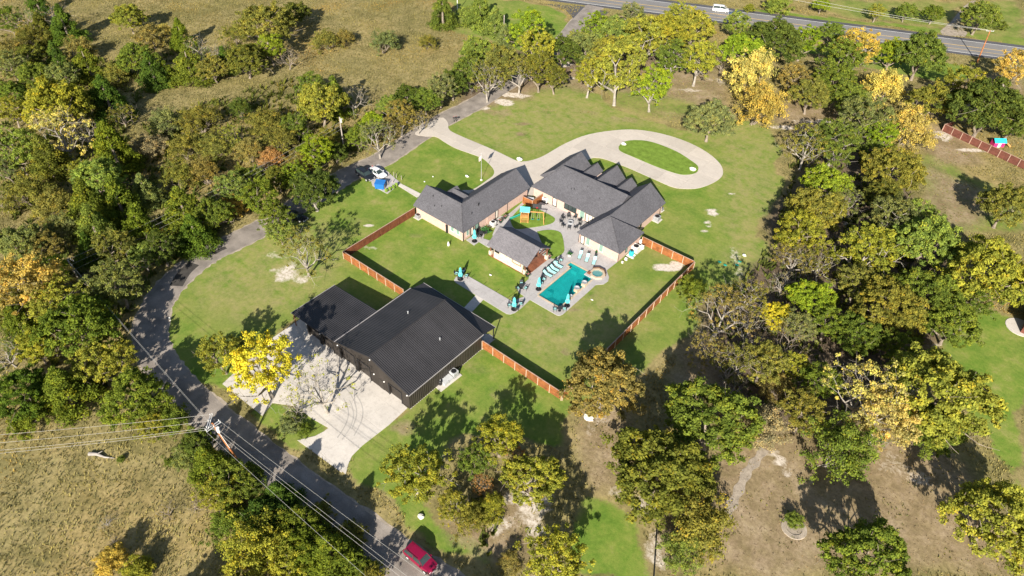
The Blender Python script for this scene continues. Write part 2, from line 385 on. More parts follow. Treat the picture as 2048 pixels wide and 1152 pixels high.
sa = nd(t, 'ShaderNodeSeparateColor'); t.links.new(za.outputs[0], sa.inputs[0]); sb = nd(t, 'ShaderNodeSeparateColor'); t.links.new(zb.outputs[0], sb.inputs[0])
nbig = noise(t, .035, 5, .6); nmid = noise(t, .22, 6, .7); nsm = noise(t, 1.6, 5, .75); nfi = noise(t, 7, 4, .8)
meadow = ramp(t, nmid, [(.30, (.15,.14,.058)), (.46, (.25,.215,.095)), (.60, (.33,.275,.13)), (.75, (.205,.205,.075))])
meadow = mix(t, 1.0, meadow, ramp(t, nsm, [(.3, (.62,.62,.6)), (.7, (1.25,1.22,1.2))]), 'MULTIPLY')
meadow = mix(t, 1.0, meadow, ramp(t, nbig, [(.36, (.74,.78,.7)), (.5, (1,1,1)), (.64, (1.12,1.04,1.0))]), 'MULTIPLY')
lawn = ramp(t, nmid, [(.28, (.085,.165,.025)), (.43, (.135,.215,.035)), (.55, (.19,.245,.05)), (.70, (.29,.275,.10))])
lawn = mix(t, ramp(t, nbig, [(.45, (0,)*3), (.66, (.55,)*3)]), lawn, (.225,.225,.075))
nst = noise(t, .55, 6, .75)
pm = nd(t, 'ShaderNodeMath', operation='MULTIPLY'); t.links.new(sb.outputs[1], pm.inputs[0]); t.links.new(ramp(t, nst, [(.36, (0,)*3), (.60, (1,)*3)]), pm.inputs[1])
lawn = mix(t, pm.outputs[0], lawn, (.30,.27,.115))
lawn = mix(t, 1.0, lawn, ramp(t, nsm, [(.3, (.80,.84,.8)), (.7, (1.14,1.1,1.1))]), 'MULTIPLY')
dirt = ramp(t, nmid, [(.3, (.19,.145,.08)), (.5, (.275,.21,.13)), (.7, (.38,.30,.21))])
dirt = mix(t, 1.0, dirt, ramp(t, nsm, [(.3, (.68,.66,.64)), (.7, (1.2,1.2,1.2))]), 'MULTIPLY')
sand = ramp(t, nsm, [(.3, (.36,.29,.22)), (.55, (.62,.56,.49))])
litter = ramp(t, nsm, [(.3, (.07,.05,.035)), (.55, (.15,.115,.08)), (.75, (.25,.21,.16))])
def soft(fac, nz, lo=.25, hi=.75):
    """let the grain decide where one cover gives way to the next"""
    a = nd(t, 'ShaderNodeMath', operation='ADD'); t.links.new(fac, a.inputs[0])
    s_ = nd(t, 'ShaderNodeMath', operation='MULTIPLY_ADD'); t.links.new(nz, s_.inputs[0]); s_.inputs[1].default_value = .9; s_.inputs[2].default_value = -.45
    t.links.new(s_.outputs[0], a.inputs[1]); r = nd(t, 'ShaderNodeMapRange'); t.links.new(a.outputs[0], r.inputs[0]); r.inputs[1].default_value = lo; r.inputs[2].default_value = hi; return r.outputs[0]
x = mix(t, soft(sa.outputs[0], nsm, .35, .65), meadow, lawn)
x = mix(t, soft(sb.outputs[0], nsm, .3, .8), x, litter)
x = mix(t, soft(sa.outputs[1], nst, .3, 1.0), x, dirt)
x = mix(t, soft(sa.outputs[2], nsm, .35, .75), x, sand)
x = mix(t, 1.0, x, ramp(t, nfi, [(.3, (.84,)*3), (.7, (1.14,)*3)]), 'MULTIPLY')
t.links.new(x, b.inputs['Base Color']); b.inputs['Roughness'].default_value = 1; b.inputs['Specular IOR Level'].default_value = 0
bsum = mix(t, .5, nsm, nfi); bump(t, b, bsum, .6, .12)
M['ground'] = mt
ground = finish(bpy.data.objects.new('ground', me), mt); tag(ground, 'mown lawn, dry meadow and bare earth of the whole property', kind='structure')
M['lawn'] = varied('island_grass', (.155,.235,.04), 1, .16, .8, 8, spec=0)

def strip(line, w):
    """ribbon of width w (one number or one per point) along world points"""
    pts = [Vector((p[0], p[1])) for p in line]; L = []; R = []
    for i, p in enumerate(pts):
        d = (pts[min(i+1, len(pts)-1)]-pts[max(i-1, 0)]).normalized(); nn = Vector((-d.y, d.x)); ww = w[i] if isinstance(w, list) else w
        L.append(p+nn*ww/2); R.append(p-nn*ww/2)
    return L, R
def smooth_line(pts, n=8):
    out = []
    for i in range(len(pts)-1):
        p0, p1, p2, p3 = (Vector(pts[max(i-1,0)]), Vector(pts[i]), Vector(pts[i+1]), Vector(pts[min(i+2,len(pts)-1)]))
        for k in range(n):
            s = k/n; out.append(.5*((2*p1)+(p2-p0)*s+(2*p0-5*p1+4*p2-p3)*s*s+(3*p1-p0-3*p2+p3)*s**3))
    out.append(Vector(pts[-1])); return out
def road(name, pts, w, z, mat, label=None, kind='structure'):
    L, R = strip(pts, w); mb = MB(); n = len(L)
    mb.add([(p.x,p.y,z) for p in L]+[(p.x,p.y,z) for p in R], [(i+n, i+n+1, i+1, i) for i in range(n-1)])
    return tag(mb.build(name, mat), label, kind=kind)
LANE = smooth_line(PG((1190,12),(1160,42),(1110,100),(1040,150),(955,205),(895,236),(835,272),(765,318),(695,350),(640,385),(590,415),(530,452),(470,483),(415,510),(365,548),(325,592),(304,640),(303,690),(330,742),(375,790),(425,838),(495,893),(585,962),(690,1040),(800,1118),(900,1188),(1010,1265)))
rr = random.Random(2)
gw = [5.9+rr.uniform(-.5,.5) for _ in LANE]
road('lane_shoulder', LANE, gw, .008, M['gravel'], 'pale gravel shoulder along the winding lane')
road('lane', LANE, [5.3+.12*math.sin(i*.7) for i in range(len(LANE))], .016, M['asphalt'], 'narrow worn asphalt lane winding round the property')
for pts, w, lb in ((((352,572),(368,546),(388,527)), 2.4, 'dark asphalt patch on the bend of the lane'), (((428,507),(440,500),(452,495)), .9, 'small dark repair patch on the inner edge of the lane')):
    road('asphalt_patch', smooth_line(PG(*pts), 4), w, .022, M['asphalt_patch'], lb)
# highway: three lanes of pale asphalt between dark shoulders
h0, h1 = Vector(G(1100,-12)), Vector(G(1960,99)); hd = (h1-h0).normalized(); hn = Vector((-hd.y, hd.x))
if hn.dot(Vector((-1, 1))) < 0: hn = -hn
HW = [h0-hd*900, h1+hd*700]
def hline(off, w, z, name, mat, lb): return road(name, [p+hn*off for p in HW], w, z, mat, lb)
ha, hb = Vector(G(1700,47)), Vector(G(1700,80)); HWID = abs((ha-hb).dot(hn)); HC = ((ha+hb)/2-h0).dot(hn)
hline(HC, HWID, .010, 'highway_shoulder', M['highway_dark'], 'dark paved shoulders of the highway')
hline(HC-.3, HWID*.70, .015, 'highway', M['highway'], 'pale asphalt carriageway of the highway')
for o_, m_, w_, lb in ((.34,'white_line',.22,'white edge line on the far side of the highway'),(-.37,'white_line',.22,'white edge line on the near side of the highway'),(.02,'yellow_line',.3,'yellow line along the middle of the highway'),(-.19,'yellow_line',.2,'second yellow line of the highway, nearer the houses')):
    hline(HC+HWID*o_, w_, .020, 'road_line', M[m_], lb)
jn = MB().prism(PG((1090,8),(1130,18),(1146,36),(1152,64),(1185,68),(1198,42),(1218,24),(1160,12)), 0, .012); tag(jn.build('junction_apron', M['highway_dark']), 'dark asphalt apron where the lane meets the highway', kind='structure')
gd = MB().prism(PG((1880,62),(1900,46),(1925,15),(1945,0),(1952,2),(1932,20),(1918,50),(1935,66),(1930,74),(1885,70)), 0, .012); tag(gd.build('gravel_track', M['gravel']), 'pale gravel track leaving the far side of the highway', kind='structure')
# ---- slabs: a paved area cut into separate slabs with open joints
def clip_half(poly, ax, v, keep_less):
    out = []; n = len(poly)
    for i in range(n):
        a, b_ = poly[i], poly[(i+1) % n]; ia = (a[ax] <= v) == keep_less or a[ax] == v; ib = (b_[ax] <= v) == keep_less or b_[ax] == v
        if ia: out.append(a)
        if ia != ib:
            s = (v-a[ax])/(b_[ax]-a[ax]); p = [0, 0]; p[ax] = v; p[1-ax] = a[1-ax]+s*(b_[1-ax]-a[1-ax]); out.append(tuple(p))
    return out
def area(poly): return abs(sum(poly[i][0]*poly[(i+1) % len(poly)][1]-poly[(i+1) % len(poly)][0]*poly[i][1] for i in range(len(poly))))/2
def slabs(name, label, poly, xb, yb, z0, z1, mat, gap=.02, skip=None, rot=0.0, org=(0,0)):
    """rot turns the joint pattern about org"""
    root = bpy.data.objects.new(name, None); COL.objects.link(root); tag(root, label, kind='structure')
    root.location = (poly[0][0], poly[0][1], 0)
    c, s = math.cos(-rot), math.sin(-rot); loc = [((x-org[0])*c-(y-org[1])*s, (x-org[0])*s+(y-org[1])*c) for x, y in poly]
    for i in range(len(xb)-1):
        for j in range(len(yb)-1):
            if skip and skip((xb[i]+xb[i+1])/2, (yb[j]+yb[j+1])/2): continue
            p = loc
            for ax, v, k in ((0, xb[i]+gap/2, False), (0, xb[i+1]-gap/2, True), (1, yb[j]+gap/2, False), (1, yb[j+1]-gap/2, True)):
                p = clip_half(p, ax, v, k)
                if len(p) < 3: break
            if len(p) < 3 or area(p) < .15: continue
            q = [(x*math.cos(rot)-y*math.sin(rot)+org[0], x*math.sin(rot)+y*math.cos(rot)+org[1]) for x, y in p]
            MB().prism(q, z0, z1).build('slab', mat, root, world=True)
    return root
def rngs(a, b_, st): n = max(1, round((b_-a)/st)); return [a+(b_-a)*i/n for i in range(n+1)]
APRON = PG((445,768),(480,735),(547,675),(601,638),(815,816),(778,850),(725,891),(704,912),(696,930),(691,951),(595,881),(631,872),(648,863),(657,856),(625,838),(590,812),(545,806),(525,832))
slabs('concrete_apron', 'pale concrete apron in front of the black metal barn', APRON, rngs(-100,-40,4.2), rngs(10,60,4.2), -.05, .05, M['concrete'])
DRIVE = PG((853,273),(872,274),(887,283),(912,297),(959,314),(975,325),(987,339),(987,350),(975,360),(946,379),(925,381),(935,392),(1000,372),(1062,392),(1075,372),(1110,350),(1160,335),(1180,318),(1196,316),(1214,320),(1246,332),(1268,341),(1313,361),(1347,375),(1376,378),(1399,376),(1422,368),(1440,357),(1446,345),(1440,328),(1417,307),(1381,287),(1336,271),(1286,261),(1240,260),(1178,269),(1131,287),(1087,312),(1062,321),(1047,323),(1034,322),(987,300),(912,268),(897,257),(896,246),(880,236),(830,266))
DRIVE = [tuple(v) for v in smooth_line([Vector(a) for a in DRIVE]+[Vector(DRIVE[0])], 4)[:-1]]
slabs('circular_drive', 'buff concrete drive looping in front of the brick house', DRIVE, rngs(-140,-20,5.5), rngs(80,190,5.5), -.05, .06, M['drive'], gap=.035)
ISL = PG((1237,294),(1246,285),(1264,281),(1291,282),(1318,289),(1354,304),(1381,321),(1395,332),(1396,341),(1390,347),(1374,350),(1354,348),(1313,334),(1268,315),(1241,303))
ISL = [tuple(v) for v in smooth_line([Vector(a) for a in ISL]+[Vector(ISL[0])], 4)[:-1]]
tag(MB().prism(ISL, 0, .10).build('lawn_island', M['lawn']), 'long oval grass island inside the drive loop', kind='structure')
PATIO = PG((1046,404),)+[(-73.5,102.32),(-58.1,102.32),(-58.1,95.82),(-48.95,95.82)]+PG((1213,541),(1218,555),(1216,563),(1207,569),(1192,570),(1126,629),(1119,632),(1114,631),(1060,600),(1042,617),(1030,626),(1021,629),(1013,628),(912,566),(908,561),(912,554),(932,550),(1024,603),(1032,600),(1049,593),(1038,586),(1035,579),(1044,570),(1057,559),(1058,552),(1040,530),(1000,500),(985,470),(992,452),(975,452),(1000,433),(1018,428))
inpool = lambda x, y: (-54.6 < x < -49.8 and 78.3 < y < 88.6) or (-55.6 < x < -51.7 and 88.6 < y < 89.65)
slabs('patio', 'grey concrete patio and walks round the pool', PATIO, [-76,-73,-70,-67,-64,-61,-58.3,-55.6,-54.6,-51.7,-49.8,-47,-44,-41], [66,69,72,75,78.3,81,83.6,86,88.6,89.65,92.5,95.5,98.5,101.5,104.5,108], -.12, .08, M['patio'], skip=inpool)
slabs('side_patio', 'small grey patio at the corner of the L-shaped house', PG((932,480),(948,491),(958,484),(978,496),(992,486),(966,477),(975,458),(962,462)), rngs(-80,-60,2.6), rngs(70,95,2.6), -.05, .07, M['patio'])
slabs('barn_path', 'short pale path from the barn porch to the walk', PG((926,618),(952,590),(969,597),(943,625)), rngs(-75,-55,1.6), rngs(60,75,1.6), -.05, .07, M['concrete'])
slabs('porch_pad', 'pale pad under the barn porch corner', PG((962,680),(975,668),(990,672),(970,690)), rngs(-60,-50,1.6), rngs(60,70,1.6), -.05, .07, M['concrete'])
slabs('front_walk', 'narrow white walk from the parking to the L-shaped house', PG((795,371),(801,367),(842,388),(835,396)), rngs(-110,-80,1.6), rngs(75,100,1.6), -.05, .06, M['concrete'])
slabs('parking_pad', 'worn grey parking pad beside the lane', PG((735,338),(757,328),(801,366),(775,388),(745,372)), rngs(-130,-80,3.4), rngs(70,110,3.4), -.05, .05, M['patio'])
def island(pts, label):
    p = PG(*pts); q = [tuple(v) for v in smooth_line([Vector(a) for a in p]+[Vector(p[0])], 4)[:-1]]
    tag(MB().prism(q, 0, .13).build('lawn_island', M['lawn']), label, kind='structure')
island([(1020,440),(1034,423),(1056,406),(1079,420),(1104,433),(1110,440),(1104,447),(1087,452),(1061,456),(1030,458)], 'grass bed under the wooden playset')
island([(1074,464),(1090,461),(1107,461),(1121,466),(1126,478),(1128,492),(1128,504),(1118,512),(1104,518),(1090,500)], 'grass bed between the pavilion and the patio')

for pts, lb in ((((687,797),(694,812),(697,830),(690,852),(675,876)),'faint curved tyre mark nearest the grassy tip'),(((699,800),(705,816),(707,834),(700,856),(684,880)),'second faint curved tyre mark on the apron'),(((713,791),(722,806),(726,824),(722,845),(708,872)),'wide faint curved tyre mark on the apron'),(((690,775),(702,790),(711,810),(713,832),(704,858)),'faint tyre mark curving out from the barn doors')):
    road('tyre_mark', smooth_line(PG(*pts), 5), .16, .056, M['tyre_mark'], lb)

# ================================================================ BUILDINGS
EZ = 2.6
def gable(mb, x0, x1, y0, y1, ze, zr, axis, hip0=0.0, hip1=0.0, ridge=None, drop=.16):
    """roof over a rectangle: ridge along axis, ends hipped by hip0/hip1 metres (0 = gable); ridge = its place across"""
    if axis == 'y':
        r = (x0+x1)/2 if ridge is None else ridge
        a, b_ = (r, y0+hip0, zr), (r, y1-hip1, zr)
        c = [(x0,y0,ze),(x1,y0,ze),(x1,y1,ze),(x0,y1,ze)]
        faces = [(0,1,4),(1,2,5,4),(2,3,5),(3,0,4,5)]
    else:
        r = (y0+y1)/2 if ridge is None else ridge
        a, b_ = (x0+hip0, r, zr), (x1-hip1, r, zr)
        c = [(x0,y0,ze),(x1,y0,ze),(x1,y1,ze),(x0,y1,ze)]
        faces = [(3,0,4),(0,1,5,4),(1,2,5),(2,3,4,5)]
    low = [(p[0], p[1], ze-drop) for p in c]
    mb.add(c+[a, b_]+low, faces+[(6,9,8,7),(0,6,7,1),(1,7,8,2),(2,8,9,3),(3,9,6,0)]); return mb
def wall_opening(root, kind, x, y, face, w, z0, h, name='window', glass='glass', frame='black', mullions=0):
    """a window or door on a wall whose outside looks along face ('-y', '+x' ...): frame, panes, sill"""
    ax = 'xy'.index(face[1]); s = 1 if face[0] == '+' else -1
    def bx(mb, u0, u1, d0, d1, za, zb):
        if ax == 1: return mb.box(x+u0, x+u1, *sorted((y+s*d0, y+s*d1)), za, zb)
        return mb.box(*sorted((x+s*d0, x+s*d1)), y+u0, y+u1, za, zb)
    f = MB(); t_ = .15 if name == 'door' else .09
    bx(f, -w/2, w/2, 0, .07, z0+h-t_, z0+h); bx(f, -w/2, w/2, 0, .07, z0, z0+t_)
    bx(f, -w/2, -w/2+t_, 0, .068, z0+t_, z0+h-t_); bx(f, w/2-t_, w/2, 0, .068, z0+t_, z0+h-t_)
    for k in range(mullions):
        u = -w/2+w*(k+1)/(mullions+1); bx(f, u-.05, u+.05, 0, .066, z0+t_, z0+h-t_)
    fo = f.build(name, M[frame], root, world=True)
    n = mullions+1
    for k in range(n):
        u0 = -w/2+w*k/n+(.05 if k else t_); u1 = -w/2+w*(k+1)/n-(.05 if k < n-1 else t_)
        p = bx(MB(), u0, u1, 0, .03, z0+t_, z0+h-t_).build('pane', M[glass], fo, world=True)
    return fo
def mesh_part(name, vs, fs, mat, root): return MB().add(vs, fs).build(name, M[mat], root, world=True)
def gable_wall(root, x0, x1, r, ze, zr, y, t_=.25, axis='y', mat='brick', name='gable_wall'):
    """triangle of wall under a gable end, standing on plane y (or x)"""
    f = (lambda u, d, z: (u, y+d, z)) if axis == 'y' else (lambda u, d, z: (y+d, u, z))
    vs = [f(x0,0,ze), f(x1,0,ze), f(r,0,zr), f(x0,t_,ze), f(x1,t_,ze), f(r,t_,zr)]
    return mesh_part(name, vs, [(0,1,2),(5,4,3),(0,3,4,1),(1,4,5,2),(2,5,3,0)], mat, root)

# ---------------- the dark metal barn
barn = thing('metal_barn', 'large black metal barn with ribbed gable roof and lean-to carport', 'barn', (-61.8, 53.1, 0))
bx0, bx1, brx, by0, by1, bze, bzr = -70.1, -53.6, -61.85, 44.75, 61.5, 3.75, 6.15
def sheet(root, name, p0, p1, q0, q1, ribs=3, mat='barn_metal', th=.05):
    """one profiled metal sheet: corners p0,p1 at the top, q0,q1 at the bottom; raised ribs run downhill"""
    p0, p1, q0, q1 = (Vector(a) for a in (p0, p1, q0, q1)); n = (p1-p0).cross(q0-p0).normalized()
    if n.z < -1e-3 or (abs(n.z) < .01 and n.x < 0): n = -n
    mb = MB(); prof = []
    for k in range(ribs):
        c = (k+.5)/ribs; w = .16/ribs
        prof += [(c-w*1.6, 0), (c-w*.8, 1), (c+w*.8, 1), (c+w*1.6, 0)]
    prof = [(0, 0)]+prof+[(1, 0)]; top = []; bot = []
    for u, h in prof:
        off = n*(.055*h); top.append(p0.lerp(p1, u)+off); bot.append(q0.lerp(q1, u)+off)
    k = len(top); lowt = [p0-n*th, p1-n*th]; lowb = [q0-n*th, q1-n*th]
    vs = top+bot+lowt+lowb
    fs = [(i, i+1, k+i+1, k+i) for i in range(k-1)]+[(2*k, 2*k+2, 2*k+3, 2*k+1), (0, k, 2*k+2, 2*k), (k-1, 2*k+1, 2*k+3, 2*k-1), tuple(range(k-1,-1,-1))+(2*k, 2*k+1), tuple(range(k, 2*k))+(2*k+3, 2*k+2)]
    return mb.add(vs, fs).build(name, M[mat], root, world=True)
roof = MB(); rz = .0
n_sh = 18
for i in range(n_sh):
    ya = by0-.15+(by1+.15-by0+.15)*i/n_sh; yb = by0-.15+(by1+.15-by0+.15)*(i+1)/n_sh
    sheet(barn, 'roof_sheet', (brx, yb, bzr), (brx, ya, bzr), (bx1+.3, yb, bze-.08), (bx1+.3, ya, bze-.08))
    sheet(barn, 'roof_sheet', (brx, ya, bzr), (brx, yb, bzr), (bx0, ya, bze), (bx0, yb, bze))
lx, ly1, lz = -81.3, 54.0, 3.0
for i in range(10):
    ya = by0-.2+(ly1-by0+.2)*i/10; yb = by0-.2+(ly1-by0+.2)*(i+1)/10
    sheet(barn, 'carport_roof_sheet', (bx0-.02, ya, bze-.06), (bx0-.02, yb, bze-.06), (lx, ya, lz), (lx, yb, lz))
py1, pz = 64.7, 2.95
for i in range(18):
    xa = bx0+(bx1+.3-bx0)*i/18; xb_ = bx0+(bx1+.3-bx0)*(i+1)/18
    sheet(barn, 'porch_roof_sheet', (xb_, by1+.18, bze-.12), (xa, by1+.18, bze-.12), (xb_, py1, pz), (xa, py1, pz))
MB().tube([(brx, by0-.15, bzr+.03), (brx, by1+.15, bzr+.03)], .13, 6).build('ridge_cap', M['barn_metal'], barn, world=True)
tr = MB(); tr.box(bx0-.08, bx0+.04, by0-.2, by1+.15, bze+.03, bze+.11)
tr.build('seam_trim', M['barn_trim'], barn, world=True)
MB().box(lx-.08, lx, by0-.2, ly1, lz-.1, lz+.07).build('gutter', M['barn_trim'], barn, world=True)
MB().box(bx1+.3, bx1+.38, by0-.15, by1+.15, bze-.2, bze-.04).build('gutter', M['barn_trim'], barn, world=True)
MB().box(bx0, bx1+.3, py1, py1+.07, pz-.12, pz+.06).build('gutter', M['barn_trim'], barn, world=True)
# front wall (looks along -y) in sheets whose tops follow the gable, leaving the door bays
def top_at(x): return bze-.1+(bzr-bze)*(1-abs(x-brx)/(brx-bx0)) if x > bx0 else bze-.2+(lz-bze)*(bx0-x)/(bx0-lx)
def front(xa, xb_, za, y, name='wall_sheet'):
    vs = [(xa,y,za),(xb_,y,za),(xb_,y,top_at(xb_)),(xa,y,top_at(xa)),(xa,y+.2,za),(xb_,y+.2,za),(xb_,y+.2,top_at(xb_)),(xa,y+.2,top_at(xa))]
    fs = [(0,1,2,3),(7,6,5,4),(0,4,5,1),(1,5,6,2),(2,6,7,3),(3,7,4,0)]
    mb = MB().add(vs, fs); nr = max(2, round((xb_-xa)/.3))
    for k in range(nr):
        c = xa+(xb_-xa)*(k+.5)/nr
        mb.add([(c-.05,y,za),(c+.05,y,za),(c+.05,y,top_at(c)-.03),(c-.05,y,top_at(c)-.03),(c-.02,y-.05,za),(c+.02,y-.05,za),(c+.02,y-.05,top_at(c)-.03),(c-.02,y-.05,top_at(c)-.03)], [(4,5,6,7),(0,4,7,3),(5,1,2,6),(3,7,6,2)])
    return mb.build(name, M['barn_wall'], barn, world=True)
doors = [(-77.4,-74.6,2.5),(-74.0,-71.2,2.5),(-69.4,-65.9,3.1),(-65.1,-62.3,3.1),(-58.0,-55.3,2.6)]
xs = -78.0; cuts = []
for (a, b_, h) in doors: cuts.append((xs, a)); xs = b_
cuts.append((xs, bx1))
for a, b_ in cuts:
    n = max(1, round((b_-a)/1.2))
    for k in range(n): front(a+(b_-a)*k/n, a+(b_-a)*(k+1)/n, 0, by0+.15)
for (a, b_, h) in doors:
    n = 3
    for k in range(n): front(a+(b_-a)*k/n, a+(b_-a)*(k+1)/n, h, by0+.15)
    d = MB()
    for k in range(6): d.box(a+.06, b_-.06, by0+.42, by0+.48, .05+(h-.1)*k/6, .03+(h-.1)*(k+1)/6)
    d.build('garage_door', M['barn_wall'], barn, world=True)
    MB().box(a-.12, a, by0+.02, by0+.15, 0, h).box(b_, b_+.12, by0+.02, by0+.15, 0, h).box(a-.12, b_+.12, by0+.02, by0+.148, h, h+.12).build('door_trim', M['black'], barn, world=True)
MB().box(-60.2, -59.3, by0+.09, by0+.14, .05, 2.1).build('door', M['barn_wall'], barn, world=True)
for i in range(14):
    ya = by0+.36+(by1-by0-.36)*i/14; yb = by0+.36+(by1-by0-.36)*(i+1)/14
    sheet(barn, 'wall_sheet', (bx1, ya, bze-.25), (bx1, yb, bze-.25), (bx1, ya, .02), (bx1, yb, .02), mat='barn_wall')
MB().box(bx0, bx1-.1, by1-.2, by1, 0, bze-.3).build('wall', M['barn_wall'], barn, world=True)
gable_wall(barn, bx0, bx1-.05, brx, bze-.3, bzr-.12, by1-.2, .2, mat='barn_wall')
MB().box(-78, bx0, 53.4, 53.6, 0, 2.9).box(-78, -77.8, by0+.4, 53.4, 0, 2.95).build('wall', M['barn_wall'], barn, world=True)
for x, y, h in ((lx+.25, by0+.05, 2.85), (lx+.25, 49.2, 2.85), (lx+.25, ly1-.2, 2.85), (bx1, py1-.15, 2.8), (-58.8, py1-.15, 2.8), (-64.4, py1-.15, 2.8), (bx0+.2, py1-.15, 2.8)):
    MB().box(x-.07, x+.07, y-.07, y+.07, 0, h).build('post', M['black' if x > -80 else 'timber'], barn, world=True)
for x, z in ((-77.7,2.5),(-74.3,2.55),(-69.8,3.0),(-61.85,5.3),(-61.3,2.4),(-59.0,2.35),(-53.9,3.1)):
    MB().blob((x, by0+.05, z), (.13,.13,.13), 1, 8, 5, 0).build('wall_lamp', M['white'], barn, world=True)
for x, y in ((-64.7, 55.8), (-57.0, 55.3)):
    z = bzr-(bzr-bze)*abs(x-brx)/8.2
    MB().tube([(x,y,z-.1),(x,y,z+.45)], .07, 8).tube([(x,y,z+.45),(x,y,z+.52)], .13, 8).build('vent_pipe', M['galv'], barn, world=True)
slab_b = MB().box(bx0, bx1+.05, by0+.15, by1+.05, -.1, .055).box(-81.2, bx0-.01, by0+.15, 53.8, -.1, .055); slab_b.build('floor_slab', M['concrete'], barn, world=True)
MB().box(bx0, bx1+.2, by1+.06, py1, -.1, .052).build('porch_floor', M['concrete'], barn, world=True)

# ---------------- L-shaped brick house beside the lane
wing = thing('brick_house', 'L-shaped pink brick house with grey shingle roof beside the flagpole lawn', 'house', (-80, 90, 0))
r1 = gable(MB(), -88.6, -75.0, 80.4, 88.4, EZ, 5.5, 'x', 0, 3.95); r1.build('roof', M['shingle'], wing, world=True)
r2 = gable(MB(), -82.9, -74.9, 80.42, 101.4, EZ-.005, 5.49, 'y', 3.95, 0); r2.build('roof', M['shingle'], wing, world=True)
r3 = gable(MB(), -86.7, -84.3, 86, 90.2, 2.75, 3.9, 'y'); r3.build('porch_roof', M['shingle'], wing, world=True)
r4 = gable(MB(), -86.9, -81.0, 87, 90.9, 2.6, 3.9, 'x', 1.6, 0); r4.build('porch_roof', M['shingle'], wing, world=True)
e = .42
MB().box(-88.6+e, -75+.0-e, 80.4+e, 88.4-e, 0, EZ-.17).build('wall', M['brick'], wing, world=True)
MB().box(-82.9+e, -74.9-e+.01, 88.4-e, 101.4-e, 0, EZ-.17).build('wall', M['brick'], wing, world=True)
gable_wall(wing, 80.4+e, 88.4-e, 84.4, EZ-.17, 5.2, -88.6+e, .25, 'x')
gable_wall(wing, -82.9+e, -74.9-e, -78.9, EZ-.17, 5.2, 101.4-e-.25)
for x, y in ((-85.5,89.9),(-81.6,90.4)): MB().box(x-.15,x+.15,y-.15,y+.15,0,2.6).build('porch_post', M['offwhite'], wing, world=True)
wy = 80.4+e; wx = -74.9-e
for x in (-78.15, -76.7): wall_opening(wing, 'w', x, wy, '-y', 1.0, 1.0, 1.25, glass='green_glass', frame='white')
MB().tube([(-79.6, wy-.05, .1), (-79.6, wy-.05, 1.95)], .28, 8).build('meter_cabinet', M['black'], wing, world=True)
wall_opening(wing, 'w', wx, 82.1, '+x', .9, .75, 1.4, glass='green_glass', frame='offwhite')
wall_opening(wing, 'd', wx, 83.4, '+x', .95, .06, 2.1, name='door', glass='offwhite', frame='black')
wall_opening(wing, 'w', wx, 84.8, '+x', 1.1, .75, 1.4, glass='green_glass', frame='black')
wall_opening(wing, 'd', wx, 90.9, '+x', .95, .06, 2.1, name='door', glass='offwhite', frame='black')
MB().box(wx, wx+.08, 94.3, 94.38, 0, 2.35).build('downpipe', M['black'], wing, world=True)
MB().box(wx-.0, wx+.08, wy-.08, wy, 0, 2.35).build('downpipe', M['black'], wing, world=True)
def rz_at(r, half, z0, x): return z0+(5.5-EZ)*(1-abs(x-r)/half)
for x, y, r_ in ((-85.6,83.2,.07),(-84.0,81.9,.05),(-82.5,82.4,.05)):
    z = EZ+(5.5-EZ)*(1-abs(y-84.4)/4); MB().tube([(x,y,z-.1),(x,y,z+.38)], r_, 7).build('vent_pipe', M['black'], wing, world=True)
for x, y, r_ in ((-77.2,87.5,.11),(-76.6,84.8,.05)):
    z = EZ+(5.5-EZ)*(1-abs(x+78.9)/4); MB().tube([(x,y,z-.1),(x,y,z+.5)], r_, 7).build('vent_pipe', M['black'], wing, world=True)

# ---------------- the main brick house
house = thing('brick_house', 'long brick house with many front gables and a corner wing by the pool', 'house', (-63, 106, 0))
def hroof(name, *a, **k): return gable(MB(), *a, **k).build(name, M['shingle'], house, world=True)
MAIN = [(-75.0,101.9,EZ),(-50.5,101.95,EZ),(-50.5,113.3,EZ),(-75.0,113.3,EZ),(-71.6,108.4,6.0),(-55.6,108.4,6.0)]
low = [(p[0],p[1],p[2]-.16) for p in MAIN[:4]]
MB().add([(-75.0,101.9,EZ),(-55.5,101.9,EZ),(-55.5,113.3,EZ),(-75.0,113.3,EZ),(-71.6,108.4,6.0),(-55.5,108.4,6.0)]+[(-75.0,101.9,EZ-.16),(-55.5,101.9,EZ-.16),(-55.5,113.3,EZ-.16),(-75.0,113.3,EZ-.16)],
         [(3,0,4),(0,1,5,4),(1,2,5),(2,3,4,5),(6,9,8,7),(0,6,7,1),(1,7,8,2),(2,8,9,3),(3,9,6,0)]).build('roof', M['shingle'], house, world=True)
hroof('roof', -58.4, -50.5, 97.5, 115.9, EZ, 5.62, 'y', 3.5, 0, ridge=-54.7)
MB().add([(-58.5,95.4,EZ-.004),(-48.5,95.4,EZ-.004),(-48.5,104.2,EZ-.004),(-58.5,104.2,EZ-.004),(-54.7,100.6,5.66),(-54.2,100.3,5.66)]+[(-58.5,95.4,EZ-.17),(-48.5,95.4,EZ-.17),(-48.5,104.2,EZ-.17),(-58.5,104.2,EZ-.17)],
         [(3,0,4),(0,1,5,4),(1,2,5),(2,3,4,5),(6,9,8,7),(0,6,7,1),(1,7,8,2),(2,8,9,3),(3,9,6,0)]).build('roof', M['shingle'], house, world=True)
